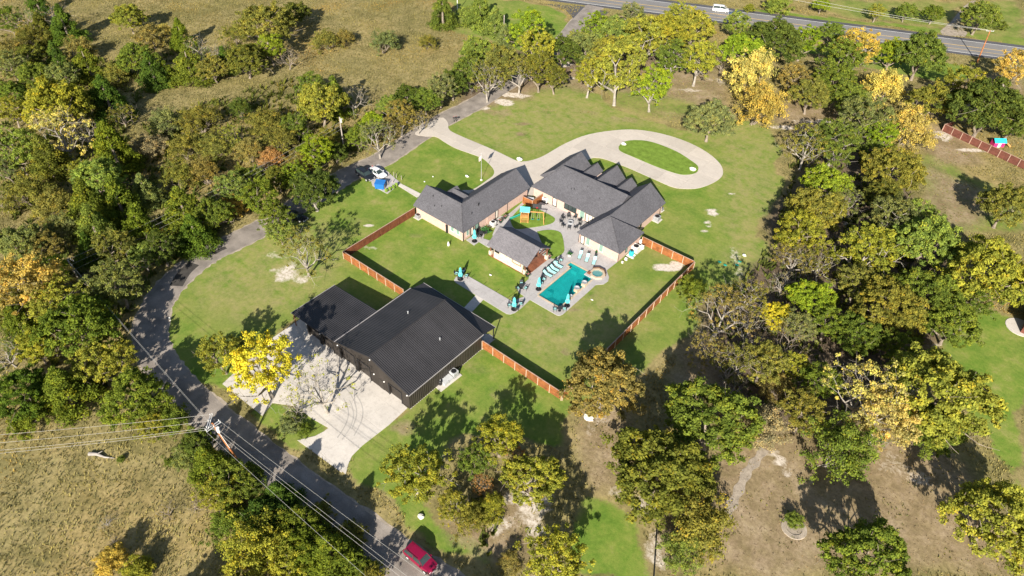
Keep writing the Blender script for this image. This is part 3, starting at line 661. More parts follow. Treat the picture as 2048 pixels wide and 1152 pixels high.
# dark slope cheek that carries the corner wing up to the main roof
hroof('garage_roof', -76.2, -69.0, 106.5, 116.3, EZ+.01, 5.5, 'y')
hroof('gable_roof', -70.0, -66.7, 108.5, 116.7, 2.9, 4.3, 'y')
hroof('gable_roof', -66.3, -61.4, 107.5, 117.4, 2.92, 5.25, 'y')
hroof('gable_roof', -61.3, -58.1, 108.5, 116.8, 2.94, 4.3, 'y')
MB().box(-75+e, -55, 101.9+e, 113.3-e, 0, EZ-.17).build('wall', M['brick'], house, world=True)
MB().box(-76.2+e, -69-e, 108, 116.3-e, 0, EZ-.16).build('wall', M['brick'], house, world=True)
MB().box(-69.4, -58.5, 112, 116.0, 0, 2.7).build('wall', M['brick'], house, world=True)
MB().box(-58.4+e, -50.5-e, 104, 115.9-e, 0, EZ-.17).build('wall', M['brick'], house, world=True)
MB().box(-58.5+e, -48.5-e, 95.4+e, 104.2-e, 0, EZ-.171).build('wall', M['brick'], house, world=True)
for a, b_, r, z, y in ((-75.8,-69.4,-72.6,5.2,115.6),(-69.7,-67,-68.35,4.1,116.2),(-65.9,-61.8,-63.85,5.0,116.9),(-61,-58.4,-59.7,4.1,116.3),(-58,-50.9,-54.7,5.3,115.2)): gable_wall(house, a, b_, r, 2.45, z, y)
hy = 101.9+e
wall_opening(house, 'd', -69.0, hy, '-y', 1.15, .08, 2.1, name='door', glass='offwhite')
wall_opening(house, 'w', -65.0, hy, '-y', 3.1, .75, 1.45, mullions=2)
wall_opening(house, 'w', -62.0, hy, '-y', 1.25, .35, 1.95, glass='green_glass', frame='offwhite')
wall_opening(house, 'd', -59.9, hy, '-y', 2.6, .08, 2.15, name='door', glass='offwhite', mullions=2)
gy_ = 95.4+e
wall_opening(house, 'd', -57.3, gy_, '-y', 1.0, .08, 2.1, name='door', glass='offwhite')
wall_opening(house, 'w', -56.0, gy_, '-y', 1.0, .45, 1.75, glass='green_glass', frame='offwhite')
wall_opening(house, 'w', -52.9, gy_, '-y', 1.0, .45, 1.75, glass='green_glass', frame='offwhite')
gxx = -48.5-e
wall_opening(house, 'w', gxx, 98.6, '+x', .7, .8, 1.4, glass='green_glass')
wall_opening(house, 'w', -50.5-e, 107.0, '+x', .7, .8, 1.4, glass='glass')
for x, y in ((gxx, gy_-.0), (-58.5+e-.09, gy_), (-50.5-e, 114.8)):
    MB().box(x, x+.08, y-.08, y, 0, 2.35).build('downpipe', M['black'], house, world=True)
def slope_front(y): return EZ+(6-EZ)*(y-101.9)/6.5
for x, y, r_, h in ((-66.8,104.7,.06,.35),(-66.2,104.9,.06,.35),(-60.3,105.4,.05,.25),(-64.0,106.5,.05,.25)):
    z = slope_front(y); MB().tube([(x,y,z-.1),(x,y,z+h)], r_, 7).build('vent_pipe', M['black'], house, world=True)
for x, y in ((-54.5,98.2),(-51.0,98.6)):
    z = 3.6; MB().tube([(x,y,z-.6),(x,y,z+.25)], .06, 7).build('vent_pipe', M['black'], house, world=True)

# ---------------- pavilion
pav = thing('pavilion', 'open timber pavilion with grey shingle roof and cream stone wall', 'pavilion', (-64, 84.3, 0))
MB().add([(-69.0,80.6,EZ+.1),(-59.2,80.6,EZ+.1),(-59.2,88.0,EZ+.1),(-69.0,88.0,EZ+.1),(-69.0,84.3,4.95),(-59.2,84.3,4.95),(-69.0,80.6,EZ-.05),(-59.2,80.6,EZ-.05),(-59.2,84.3,4.78),(-69.0,84.3,4.78),(-59.2,88.0,EZ-.05),(-69.0,88.0,EZ-.05)],
         [(0,1,5,4),(2,3,4,5),(0,6,7,1),(6,9,8,7),(8,9,11,10),(2,10,11,3),(1,7,8,5),(5,8,10,2),(4,9,6,0),(3,11,9,4)]).build('roof', M['shingle2'], pav, world=True)
MB().box(-68.9, -59.4, 80.9, 87.7, -.05, .14).build('floor', M['deck'], pav, world=True)
MB().box(-67.6, -60.6, 81.0, 81.35, .14, 2.45).build('stone_wall', M['stone'], pav, world=True)
MB().box(-63.1, -60.9, 80.93, 80.998, 1.5, 1.62).box(-63.1, -60.9, 80.93, 80.998, 2.2, 2.32).box(-63.1, -62.98, 80.93, 80.998, 1.62, 2.2).box(-61.02, -60.9, 80.93, 80.998, 1.62, 2.2).build('wall_shelf', M['timber'], pav, world=True)
MB().box(-67.4, -66.2, 80.92, 80.998, 1.7, 2.2).build('grill_hood', M['black'], pav, world=True)
for x, y in ((-68.6,81.3),(-60.1,81.2),(-59.7,87.4),(-68.6,87.4),(-64.2,87.4)):
    MB().box(x-.28, x+.28, y-.28, y+.28, .14, 1.05).build('stone_pier', M['stone'], pav, world=True)
    MB().box(x-.11, x+.11, y-.11, y+.11, 1.05, 2.62).build('post', M['timber'], pav, world=True)
for x in (-59.5, -64.2, -68.7):
    b1 = MB(); 
    def beam(p, q, r_=.1): b1.tube([p, q], r_, 4)
    beam((x,81.0,2.62),(x,87.6,2.62),.13); beam((x,80.8,2.65),(x,84.3,4.7)); beam((x,87.8,2.65),(x,84.3,4.7)); beam((x,84.3,2.65),(x,84.3,4.7)); beam((x,84.3,2.7),(x,82.5,3.6),.08); beam((x,84.3,2.7),(x,86.1,3.6),.08)
    b1.build('truss', M['timber'], pav, world=True)
for y in (81.15, 87.45): MB().tube([(-68.8,y,2.66),(-59.4,y,2.66)], .12, 4).build('beam', M['timber'], pav, world=True)
MB().box(-66.6, -61.6, 81.4, 82.1, .14, 1.05).build('counter', M['offwhite'], pav, world=True)

# ---------------- pool with spa
pool = thing('swimming_pool', 'teal L-shaped swimming pool with buff stone coping', 'swimming pool', (-52.2, 83.5, 0))
pts = [(-54.6,78.3),(-49.8,78.3),(-49.8,88.2),(-51.0,89.65),(-55.6,89.65),(-55.6,88.6),(-54.6,88.6)]
pb = MB(); n = len(pts)
ins = [(x, y) for x, y in pts]
pb.add([(x,y,.03) for x, y in ins]+[(x,y,-1.4) for x, y in ins], [(i+n, (i+1) % n+n, (i+1) % n, i) for i in range(n)]+[tuple(range(n, 2*n))])
M['plaster'] = varied('teal_pool_plaster', (.02,.40,.385), .8, .14, .8, 6, spec=.1)
pb.build('basin', M['plaster'], pool, world=True)
mt, t, b = new_mat('pool_water'); b.inputs['Base Color'].default_value = (.008,.32,.33,1); b.inputs['Roughness'].default_value = .06; b.inputs['Alpha'].default_value = .5; b.inputs['IOR'].default_value = 1.33
bump(t, b, noise(t, 3.2, 3, .6), .35, .05); M['water'] = mt
MB().add([(x,y,-.06) for x, y in pts], [tuple(range(n))]).build('water', M['water'], pool, world=True)
MB().box(-54.59, -53.2, 78.31, 80.8, -1.39, -.35).build('tanning_ledge', M['plaster'], pool, world=True)
MB().box(-55.59, -53.4, 88.62, 89.6, -1.39, -.5).build('steps', M['plaster'], pool, world=True)
def coping(a, b_, w=.36, out=1):
    a = Vector(a); b_ = Vector(b_); d = (b_-a).normalized(); nn = Vector((d.y, -d.x)); L = (b_-a).length; k = max(1, round(L/.75))
    for i in range(k):
        p = a+d*(L*i/k+.01); q = a+d*(L*(i+1)/k-.01)
        MB().prism([tuple(p), tuple(q), tuple(q+nn*w), tuple(p+nn*w)], -.05, .115).build('coping_stone', M['coping'], pool, world=True)
for i in range(n):
    if i == 2: continue
    coping(pts[i], pts[(i+1) % n])
MB().prism([(-54.98,80.3),(-54.6,80.3),(-54.6,82.0),(-54.98,82.0)], .115, .122).build('step_stone', M['coping'], pool, world=True)
spa = thing('spa', 'small raised octagonal spa at the corner of the pool', 'hot tub', (-49.6, 90.0, 0))
sc = (-49.75, 90.15)
def octo(r, k=8, a0=.3927): return [(sc[0]+r*math.cos(a0+i*2*math.pi/k), sc[1]+r*math.sin(a0+i*2*math.pi/k)) for i in range(k)]
o1, o2 = octo(1.5), octo(1.05)
wl = MB(); wl.add([(x,y,.0) for x,y in o1]+[(x,y,.42) for x,y in o1]+[(x,y,.42) for x,y in o2]+[(x,y,.02) for x,y in o2], [(i,(i+1)%8,(i+1)%8+8,i+8) for i in range(8)]+[(i+8,(i+1)%8+8,(i+1)%8+16,i+16) for i in range(8)]+[(i+16,(i+1)%8+16,(i+1)%8+24,i+24) for i in range(8)]+[(24,25,26,27,28,29,30,31)])
wl.build('basin_wall', M['coping'], spa, world=True)
MB().add([(x,y,.33) for x,y in octo(1.06)], [tuple(range(8))]).build('water', M['water'], spa, world=True)
o3, o4 = octo(1.51), octo(1.66)
bk = MB()
for i in (0, 1, 2): bk.prism([o3[i], o3[i+1], o4[i+1], o4[i]], 0, .7)
bk.build('raised_back', M['soil'], spa, world=True)
MB().box(-51.3, -50.7, 88.9, 89.6, .3, .46).build('spillway', M['deck'], spa, world=True)

def caps(root, lines, mat='cap'):
    for a, b_ in lines:
        a = Vector(a); b_ = Vector(b_); n = max(2, int((b_-a).length/.9))
        for i in range(n): MB().tube([a.lerp(b_, i/n)+Vector((0,0,.0)), a.lerp(b_, (i+.94)/n)+Vector((0,0,.0))], .075, 5).build('ridge_cap', M[mat], root, world=True)
M['cap'] = varied('ridge_shingles', (.085,.083,.092), .95, .2, 2, 9, spec=.1, var=.12)
caps(wing, [((-88.6,84.4,5.5),(-78.95,84.4,5.5)),((-78.95,84.4,5.5),(-75.0,80.4,2.62)),((-78.9,84.4,5.5),(-78.9,101.4,5.5))])
caps(house, [((-71.6,108.4,6.0),(-55.6,108.4,6.0)),((-71.6,108.4,6.0),(-75,101.9,2.62)),((-54.7,101.0,5.64),(-54.7,115.9,5.64)),((-54.2,100.3,5.68),(-48.5,95.4,2.62)),((-54.7,100.6,5.68),(-58.5,95.4,2.62)),((-54.2,100.3,5.68),(-48.5,104.2,2.62)),
 ((-72.6,109,5.5),(-72.6,116.3,5.5)),((-68.35,111.5,4.3),(-68.35,116.7,4.3)),((-63.85,110,5.25),(-63.85,117.4,5.25)),((-59.7,111.5,4.3),(-59.7,116.8,4.3))])
caps(pav, [((-69,84.3,4.96),(-59.2,84.3,4.96))])

# ================================================================ FENCES
def fence(name, label, a, b_, h=1.83, bay=2.42, mat='cedar_light', posts_side=-1, post='fence_post', cap='fence_cap', rails=True, post_w=.1):
    """privacy fence from a to b_: every bay of pickets, every post and rail a part; posts stand on one side"""
    a = Vector(a); b_ = Vector(b_); d = (b_-a); L = d.length; d.normalize(); ang = math.atan2(d.y, d.x); n = max(1, round(L/bay)); w = L/n
    root = thing(name, label, 'fence', (a.x, a.y, 0), ang)
    pk = MB(); k = max(1, round((w-.04)/.145)); r = random.Random(int(a.x*7+a.y))
    for i in range(k):
        x0 = .02+(w-.04)*i/k; pk.box(x0+.006, x0+(w-.04)/k-.006, -.012+r.uniform(-.004,.004), .012+r.uniform(-.004,.004), .03, h+r.uniform(-.02,.01))
    me = pk.mesh('picket_bay'); me.materials.append(M[mat])
    rl = MB()
    for z in (.35, h*.55, h-.25): rl.box(0, w, posts_side*.045-.02, posts_side*.045+.02, z-.045, z+.045)
    rme = rl.mesh('rail'); rme.materials.append(M[mat])
    pm = MB().box(-post_w/2, post_w/2, posts_side*.09-post_w/2, posts_side*.09+post_w/2, 0, h+.02).mesh('post'); pm.materials.append(M[post])
    cm = MB().box(0, w-.01, -.075, .075, h+.012, h+.05).mesh('cap_rail'); cm.materials.append(M[cap])
    for i in range(n):
        inst('picket_bay', me, root, (w*i, 0, 0)); inst('cap_rail', cm, root, (w*i, 0, 0))
        if rails: inst('rail', rme, root, (w*i, 0, 0))
    for i in range(n+1): inst('post', pm, root, (w*i, 0, 0))
    return root
fence('board_fence', 'orange board fence running from the left fence corner down to the barn', (-88.6,61.9), (-72.4,61.9), posts_side=-1)
fence('board_fence', 'stained board fence between the left fence corner and the L-shaped house', (-88.55,80.75), (-88.6,61.98), mat='cedar_dark', posts_side=-1, rails=False)
fence('board_fence', 'orange board fence running from the barn to the corner by the olive oak', (-53.6,61.75), (-37.0,61.55), posts_side=-1)
fence('board_fence', 'long orange board fence along the right side of the pool lawn', (-36.95,61.6), (-36.9,103.7), posts_side=-1)
fence('board_fence', 'orange board fence from the brick corner wing to the far lawn corner', (-48.4,103.75), (-36.95,103.8), posts_side=-1)
fence('gap_fence', 'short stained board screen at the gap beside the playset', (-74.7,98.6), (-72.2,98.7), mat='cedar_light', posts_side=1)
fence('gap_fence', 'short orange board screen closing the gap between the two brick houses', (-72.15,98.75), (-72.1,102.2), mat='cedar_light', posts_side=1)
fence('neighbour_fence', 'long reddish brown fence at the far right with pale posts', G(1884,262), G(2075,352), mat='fence_brown', posts_side=-1, bay=2.5, post_w=.14, h=1.9, post='fence_cap')
fence('neighbour_fence', 'short end of the reddish brown fence under the dark tree', G(1884,262), G(1903,256), mat='fence_brown', posts_side=1, bay=2.5, h=1.9)

# ================================================================ POLES AND WIRES
def pole(label, base, top, r0, r1, mat, arms=(), name='utility_pole'):
    t_ = thing(name, label, 'utility pole', (base[0], base[1], 0)); off = Vector((base[0], base[1], 0))
    pts = [(Vector(base)-off).lerp(Vector(top)-off, k/6) for k in range(7)]
    MB().tube(pts, [r0+(r1-r0)*k/6 for k in range(7)], 8).build('pole', M[mat], t_, smooth=True)
    for (p, q, r_) in arms:
        MB().tube([Vector(p)-off, Vector(q)-off], r_, 4).build('crossarm', M['pole_wood'] if mat != 'pole_rust' else M['galv'], t_)
        for s in (.04, .5, .96):
            c = (Vector(p)-off).lerp(Vector(q)-off, s); MB().tube([c, c+Vector((0,0,.28))], .05, 6).build('insulator', M['white'], t_)
    return t_
bt = Vector((*G(424,846,9.4), 9.4)); bb = Vector((*G(482,930,0), 0))
dv = Vector(G(455,812,9.3))-Vector(G(415,860,9.3)); 
A1 = [(Vector((*G(421,829,9.5),9.5)), Vector((*G(413,856,9.5),9.5))), (Vector((*G(425,828,9.5),9.5)), Vector((*G(417,857,9.5),9.5)))]
A2 = [(Vector((*G(439,841,9.1),9.1)), Vector((*G(410,861,9.1),9.1))), (Vector((*G(442,844,9.1),9.1)), Vector((*G(413,864,9.1),9.1)))]
bigp = pole('leaning orange brown utility pole with double white crossarms above the road', bb, bt, .17, .13, 'pole_rust', [(p,q,.06) for p,q in A1+A2])
c = bt.lerp(bb, .14); MB().tube([c+Vector((.28,.1,-.45))-Vector((bb.x,bb.y,0)), c+Vector((.28,.1,.45))-Vector((bb.x,bb.y,0))], .24, 10).build('transformer', M['white'], bigp)
MB().tube([bt.lerp(bb,.2)+Vector((.25,0,0))-Vector((bb.x,bb.y,0)), bt.lerp(bb,.55)+Vector((.3,0,0))-Vector((bb.x,bb.y,0))], .04, 5).build('conduit', M['white'], bigp)
p1b = Vector((*G(163.5,569),0)); p1t = Vector((*G(138.2,519,8.2),8.2)); p1t = Vector((p1b.x-.2,p1b.y-.2,5.9))
p1 = pole('weathered grey utility pole standing in the dark gap of the wood', p1b, p1t, .16, .11, 'pole_wood', [(p1t+Vector((-.5,.3,-.3)), p1t+Vector((.9,.6,-.3)), .05)])
p2b = Vector((*G(689,303),0)); p2t = p2b+Vector((-.3,.2,8.6))
p2 = pole('pale wooden utility pole on the verge above the parked cars', p2b, p2t, .17, .12, 'pole_wood', [(p2t+Vector((-.4,.3,-.6)), p2t+Vector((.5,.3,-.6)), .05)])
MB().tube([p2t-p2b+Vector((.3,.1,-1.3)), p2t-p2b+Vector((.3,.1,-.5))], .2, 8).build('transformer', M['galv'], p2)
p3b = Vector((*G(1007,92),0)); p3 = pole('thin pale utility pole rising behind the trees near the road junction', p3b, p3b+Vector((0,0,9.1)), .17, .12, 'pole_wood')
p5b = Vector((*G(915,24),0)); p5 = pole('short white pole among the shrubs at the far edge of the meadow', p5b, p5b+Vector((0,0,5.5)), .14, .1, 'white')
p4b = Vector((*G(1954,125),0)); p4t = Vector((*G(1981,60,9.6),9.6))
p4 = pole('rust brown utility pole beside the highway', p4b, p4t, .19, .14, 'pole_rust', [(p4t+Vector((-.9,-.7,-.3)), p4t+Vector((.9,.7,-.3)), .08)])
def wire(label, a, b_, sag, r=.016, n=26, group=None):
    a = Vector(a); b_ = Vector(b_); pts = []
    for i in range(n+1):
        s = i/n; p = a.lerp(b_, s); p.z -= 4*sag*s*(1-s); pts.append(p)
    o = MB().tube(pts, r, 4).build('power_line', M['wire']); return tag(o, label, 'power line', group)
ends = [((-60,886),(455,800)),]
wl_ = [(A1[0][0],(-260,887),'topmost of the wires running off over the brown field'),(A1[0][0].lerp(A1[0][1],.5),(-260,905),'second wire from the top over the brown field'),(A1[0][1],(-260,921),'third wire down over the brown field'),(bt.lerp(bb,.13),(-260,929),'lowest of the wires over the brown field')]
for p, q, lb in wl_: wire('pale power line, '+lb, p, (*G(q[0],q[1],9.0),9.0), .5, group='power lines over the brown field')
for p, q, lb in ((A2[1][0],(905,1190),'pale power line nearest the road surface, above the red car'),(A2[1][0].lerp(A2[1][1],.45),(870,1195),'pale power line second from the road, above the verge trees'),(A2[1][0].lerp(A2[1][1],.6),(848,1190),'thin power line in the middle of the verge bundle'),(A2[1][1],(780,1195),'pale power line farthest from the road in the verge bundle')):
    wire(lb, p, (*G(q[0],q[1],9.0),9.0), .35, group='power lines along the lane')
for k, (dx, lb) in enumerate(((.0,'upper of the two thin lines from the grey pole to the orange pole'),(-.6,'lower of the two thin lines from the grey pole to the orange pole'))):
    wire(lb, p1t+Vector((0,0,-.2+dx)), bt+Vector((0,0,-1+dx)), .4, .014, group='power lines along the lane')
for k, lb in enumerate(('topmost thin line from the grey pole through the dark gap','middle thin line from the grey pole through the dark gap','lowest thin line from the grey pole through the dark gap')):
    wire(lb, p1t+Vector((0,0,-.1-k*1.2)), p2t+Vector((0,0,-1.2-k*.9)), 1.0, .014, group='power lines through the wood')
for k, (a, lb) in enumerate((((1560,-14),'upper power line across the field beyond the highway'),((1560,-6),'lower power line across the field beyond the highway'))):
    wire(lb, (*G(a[0],a[1],9.0),9.0), p4t+Vector((-.6+k,-.4,0)), .6, .035, group='power lines beyond the highway')

# ================================================================ CARS
def car_paint(name, c):
    mt, t, b = new_mat(name); b.inputs['Base Color'].default_value = (*c, 1); b.inputs['Roughness'].default_value = .32; b.inputs['Coat Weight'].default_value = .5; b.inputs['Specular IOR Level'].default_value = .5; return mt
def car(label, cat, loc, rz, paint, L=4.9, Wd=1.95, H=1.8, shape='suv', name='parked_car'):
    """body lofted from cross sections; nose towards +x"""
    t_ = thing(name, label, cat, loc, rz)
    if shape == 'suv':   # x, lower half-width, belt z, bonnet/belt height
        st = [(-.5,.40,.50,.62),(-.485,.46,.42,.98),(-.44,.49,.34,1.06),(-.2,.5,.30,1.08),(.05,.5,.30,1.07),(.2,.5,.30,1.06),(.3,.495,.32,1.03),(.42,.47,.34,.97),(.475,.43,.40,.86),(.5,.36,.48,.66)]
        cab = [(-.475,.40,1.0),(-.43,.43,H-.10),(-.30,.43,H),(0.0,.43,H),(.10,.42,H-.04),(.235,.40,1.03)]
    elif shape == 'van':
        st = [(-.5,.42,.45,.9),(-.49,.47,.36,1.25),(-.3,.5,.3,1.3),(.1,.5,.3,1.3),(.34,.5,.3,1.15),(.44,.47,.34,1.0),(.5,.38,.45,.7)]
        cab = [(-.49,.42,1.2),(-.46,.44,H-.05),(-.3,.45,H),(.1,.45,H),(.2,.43,H-.05),(.37,.40,1.12)]
    else:
        st = [(-.5,.36,.42,.62),(-.485,.43,.34,.80),(-.42,.48,.26,.86),(-.2,.5,.22,.84),(.05,.5,.22,.82),(.2,.5,.22,.80),(.36,.48,.24,.74),(.46,.44,.28,.64),(.5,.34,.36,.5)]
        cab = [(-.43,.36,.82),(-.26,.36,H-.10),(-.10,.36,H),(.0,.36,H-.02),(.06,.355,H-.08),(.24,.37,.80)]
    body = MB(); rings = []
    for x, hw, z0, z1 in st:
        w = hw*Wd; rings.append([(x*L,-w*.96,z0),(x*L,-w,z0+.2*(z1-z0)),(x*L,-w,z0+.7*(z1-z0)),(x*L,-w*.93,z1-.02),(x*L,-w*.5,z1+.03),(x*L,w*.5,z1+.03),(x*L,w*.93,z1-.02),(x*L,w,z0+.7*(z1-z0)),(x*L,w,z0+.2*(z1-z0)),(x*L,w*.96,z0)])
    m_ = len(rings[0]); vs = [v for r_ in rings for v in r_]
    fs = [(i*m_+j, (i+1)*m_+j, (i+1)*m_+(j+1) % m_, i*m_+(j+1) % m_) for i in range(len(rings)-1) for j in range(m_)]
    fs += [tuple(reversed(range(m_))), tuple((len(rings)-1)*m_+j for j in range(m_))]
    body.add(vs, fs); bo = body.build('body', paint, t_, smooth=False)
    bv = bo.modifiers.new('bevel', 'BEVEL'); bv.width = .05; bv.segments = 2; bv.limit_method = 'ANGLE'; bv.angle_limit = .5
    # cabin: roof skin in paint, glass between roof and belt
    belt = cab[0][2]; roofp = [c_ for c_ in cab if c_[2] > H-.15]
    rf = MB(); vs = []
    for x, hw, z in roofp: vs += [(x*L,-hw*Wd*.86,z),(x*L,-hw*Wd*.5,z+.035),(x*L,hw*Wd*.5,z+.035),(x*L,hw*Wd*.86,z),(x*L,hw*Wd*.84,z-.07),(x*L,-hw*Wd*.84,z-.07)]
    k = len(roofp); rf.add(vs, [(i*6+j, (i+1)*6+j, (i+1)*6+(j+1) % 6, i*6+(j+1) % 6) for i in range(k-1) for j in range(6)]+[(5,4,3,2,1,0), tuple((k-1)*6+j for j in range(6))]); rf.build('roof', paint, t_)
    xr, xf = cab[0][0]*L, cab[-1][0]*L; r0 = roofp[0]; r1_ = roofp[-1]; zr = H-.1
    hwb = .455*Wd
    def quad(nm, a, b_, c_, d_, mat=M['glass']): 
        MB().add([a,b_,c_,d_], [(0,1,2,3)]).build(nm, mat, t_)
    zt0, zt1 = r0[2]-.05, r1_[2]-.05
    quad('windshield', (xf,-hwb*.93,belt), (xf,hwb*.93,belt), (r1_[0]*L+.02,r1_[1]*Wd*.84,zt1), (r1_[0]*L+.02,-r1_[1]*Wd*.84,zt1))
    quad('rear_window', (xr,hwb*.93,belt), (xr,-hwb*.93,belt), (r0[0]*L-.02,-r0[1]*Wd*.84,zt0), (r0[0]*L-.02,r0[1]*Wd*.84,zt0))
    for s in (-1, 1):
        xm = (xr+xf)/2
        for (xa, xb_, ta, tb) in ((xr, xm-.04, r0[0]*L, xm-.04), (xm+.04, xf, xm+.04, r1_[0]*L)):
            quad('side_window', (xa,s*hwb,belt), (xb_,s*hwb,belt), (tb,s*r1_[1]*Wd*.85,zt1), (ta,s*r0[1]*Wd*.85,zt0))
        MB().tube([(xm,s*hwb,belt),(xm,s*r0[1]*Wd*.86,zt0)], .05, 4).build('pillar', paint, t_)
        MB().tube([(xf,s*hwb*.95,belt),(r1_[0]*L,s*r1_[1]*Wd*.85,zt1)], .045, 4).build('pillar', paint, t_)
        MB().tube([(xr,s*hwb*.95,belt),(r0[0]*L,s*r0[1]*Wd*.85,zt0)], .06, 4).build('pillar', paint, t_)
        MB().box(xf-.35, xf-.15, *sorted((s*(hwb+.02), s*(hwb+.22))), belt+.02, belt+.16).build('mirror', paint, t_)
        MB().box(L*.455, L*.49, *sorted((s*Wd*.25, s*Wd*.41)), st[-2][3]-.2, st[-2][3]-.06).build('headlight', M['white'], t_)
        MB().box(-L*.502, -L*.475, *sorted((s*Wd*.30, s*Wd*.43)), .7, .9).build('taillight', M['flag_red'], t_)
        for xw in (-.31, .32):
            rw = .36 if shape == 'suv' else .33
            wh = MB().tube([(xw*L,s*Wd*.39,rw),(xw*L,s*Wd*.505,rw)], rw, 16).build('wheel', M['tyre'], t_)
            MB().tube([(xw*L,s*Wd*.50,rw),(xw*L,s*Wd*.515,rw)], rw*.6, 10).build('rim', M['galv'], wh)
    MB().box(-L*.505, -L*.49, -Wd*.4, Wd*.4, .42, .58).build('bumper', M['black' if shape == 'suv' else 'galv'], t_)
    MB().box(L*.485, L*.51, -Wd*.38, Wd*.38, .36, .52).build('bumper', M['galv'], t_)
    if shape == 'suv':
        for s in (-1, 1): MB().tube([(-.38*L,s*Wd*.34,H+.05),(.04*L,s*Wd*.34,H+.05)], .025, 4).build('roof_rail', M['black'], t_)
    return t_
def heading(a, b_): a = G(*a); b_ = G(*b_); return math.atan2(b_[1]-a[1], b_[0]-a[0])
red = car_paint('crimson_paint', (.20,.003,.032)); whitep = car_paint('white_car_paint', (.75,.76,.78)); blackp = car_paint('black_car_paint', (.012,.014,.02)); dblue = car_paint('dark_blue_paint', (.02,.045,.09))
car('crimson four-wheel-drive car driving down the shaded lane', 'car', G(842,1122), heading((815,1098),(868,1143)), red, 4.75, 1.9, 1.8, name='red_car')
car('white coupe parked beside the lane next to the black car', 'car', G(755,349), heading((740,340),(772,358)), whitep, 4.8, 1.9, 1.4, 'coupe')
car('black estate car parked between the white coupe and the lane', 'car', G(731,354), heading((716,344),(748,365)), blackp, 4.9, 1.95, 1.7)
car('dark car standing on the lane in the shade of the roadside oak', 'car', G(594,437), heading((575,432),(612,445)), blackp, 4.7, 1.9, 1.5, 'coupe')
car('white van driving on the far highway', 'van', G(1440,23), heading((1430,21),(1449,23)), whitep, 5.2, 1.9, 2.0, 'van', name='white_van')
car('dark blue car in tree shade on the far highway', 'car', G(1470,31), heading((1480,32),(1462,30)), dblue, 4.6, 1.9, 1.5, 'coupe', name='dark_car')

# ================================================================ YARD THINGS
sb = thing('storage_bin', 'blue storage bin with a dark sloping lid beside the parked cars', 'bin', (*G(761,375),0), math.radians(30))
MB().add([(-.95,-.7,0),(.95,-.7,0),(.95,.7,0),(-.95,.7,0),(-1.05,-.8,1.2),(1.05,-.8,1.2),(1.05,.8,1.45),(-1.05,.8,1.45)],[(0,3,2,1),(0,1,5,4),(1,2,6,5),(2,3,7,6),(3,0,4,7),(4,5,6,7)]).build('body', M['blue'], sb)
MB().add([(-1.08,-.83,1.21),(1.08,-.83,1.21),(1.08,.83,1.46),(-1.08,.83,1.46),(-1.08,-.83,1.27),(1.08,-.83,1.27),(1.08,.83,1.52),(-1.08,.83,1.52)],[(0,3,2,1),(4,5,6,7),(0,1,5,4),(1,2,6,5),(2,3,7,6),(3,0,4,7)]).build('lid', M['blue'], sb)
for s in (-1,1): MB().box(s*.6-.08,s*.6+.08,-.8,.8,-.0,.12).build('skid', M['black'], sb)
stk = [((778,352),'stake nearest the white coupe'),((788,353),'stake with its foot in the yellow grass'),((793,356),'pale stake in the middle of the row'),((803,360),'stake at the house end of the row'),((786,365),'stake standing alone on the parking pad'),((776,371),'stake by the edge of the blue bin pad'),((770,377),'stake behind the blue bin')]
for (p, lb) in stk:
    s = MB().tube([(0,0,0),(.03,0,1.15)], [.075,.06], 6).build('wooden_stake', M['pole_wood']); s.location = (*G(*p),0); tag(s, 'short pale wooden '+lb, 'stake', 'stakes round the parking pad')
shr = MB()
for k in range(5): shr.tube([(0,0,0),(.35*math.cos(k*1.26),.35*math.sin(k*1.26),.9)], [.03,.01], 4)
for i, (p, lb) in enumerate((((773,384),'young shrub at the bin end of the planted row'),((780,381),'second young shrub of the row along the pad'),((787,377),'middle young shrub of the row along the pad'),((793,373),'young shrub near the white walk'))):
    b_ = thing('young_shrub', 'small dark green '+lb, 'shrub', (*G(*p),0), i*1.1, 'young shrubs along the parking pad')
    fl = MB().blob((0,0,.45),(.38,.34,.45), i, 9, 6, .3).build('foliage', M['lawn'], b_)
# flagpole
fp = thing('flagpole', 'white flagpole with a limp striped flag on the front lawn', 'flagpole', (-86.9,99.4,0))
MB().tube([(0,0,0),(0,0,3.5),(0,0,6.7)], [.05,.04,.03], 8).build('pole', M['galv'], fp); MB().blob((0,0,6.75),(.09,.09,.09),0,8,5,0).build('finial', M['galv'], fp)
MB().lathe([(.3,0),(.3,.12),(.1,.2)], n=12).build('base', M['offwhite'], fp)
for i in range(7):
    w0 = .0; mbf = MB(); x0 = -.05-.1*i
    mbf.add([(x0,.02*math.sin(i),6.3-.13*i),(x0-.11,.02*math.sin(i+1),6.2-.13*i),(x0-.11,.05*math.sin(i+1),4.9-.1*i),(x0,.05*math.sin(i),5.1-.1*i)], [(0,1,2,3)]); mbf.build('flag_stripe', M['flag_red' if i % 2 else 'white'], fp)
MB().add([(-.04,.03,6.3),(-.34,.04,6.0),(-.34,.05,5.5),(-.04,.04,5.6)],[(0,1,2,3)]).build('flag_canton', M['blue'], fp)
# mailboxes
for i, (p, lb) in enumerate((((908,244),'black mailbox on a post nearest the lane mouth'),((913,243),'second black mailbox on a post at the lane mouth'))):
    mbx = thing('mailbox', lb, 'mailbox', (*G(*p),0), .6, 'mailboxes at the drive entrance')
    MB().box(-.06,.06,-.06,.06,0,1.05).build('post', M['black'], mbx); MB().box(-.3,.3,-.13,.13,1.05,1.2).tube([(-.3,0,1.2),(.3,0,1.2)],.13,10).build('box', M['black'], mbx); MB().box(-.1,-.05,.13,.15,1.2,1.5).build('flag', M['flag_red'], mbx)
M['slide'] = plain('green_slide_plastic', (.02,.26,.19), .35)
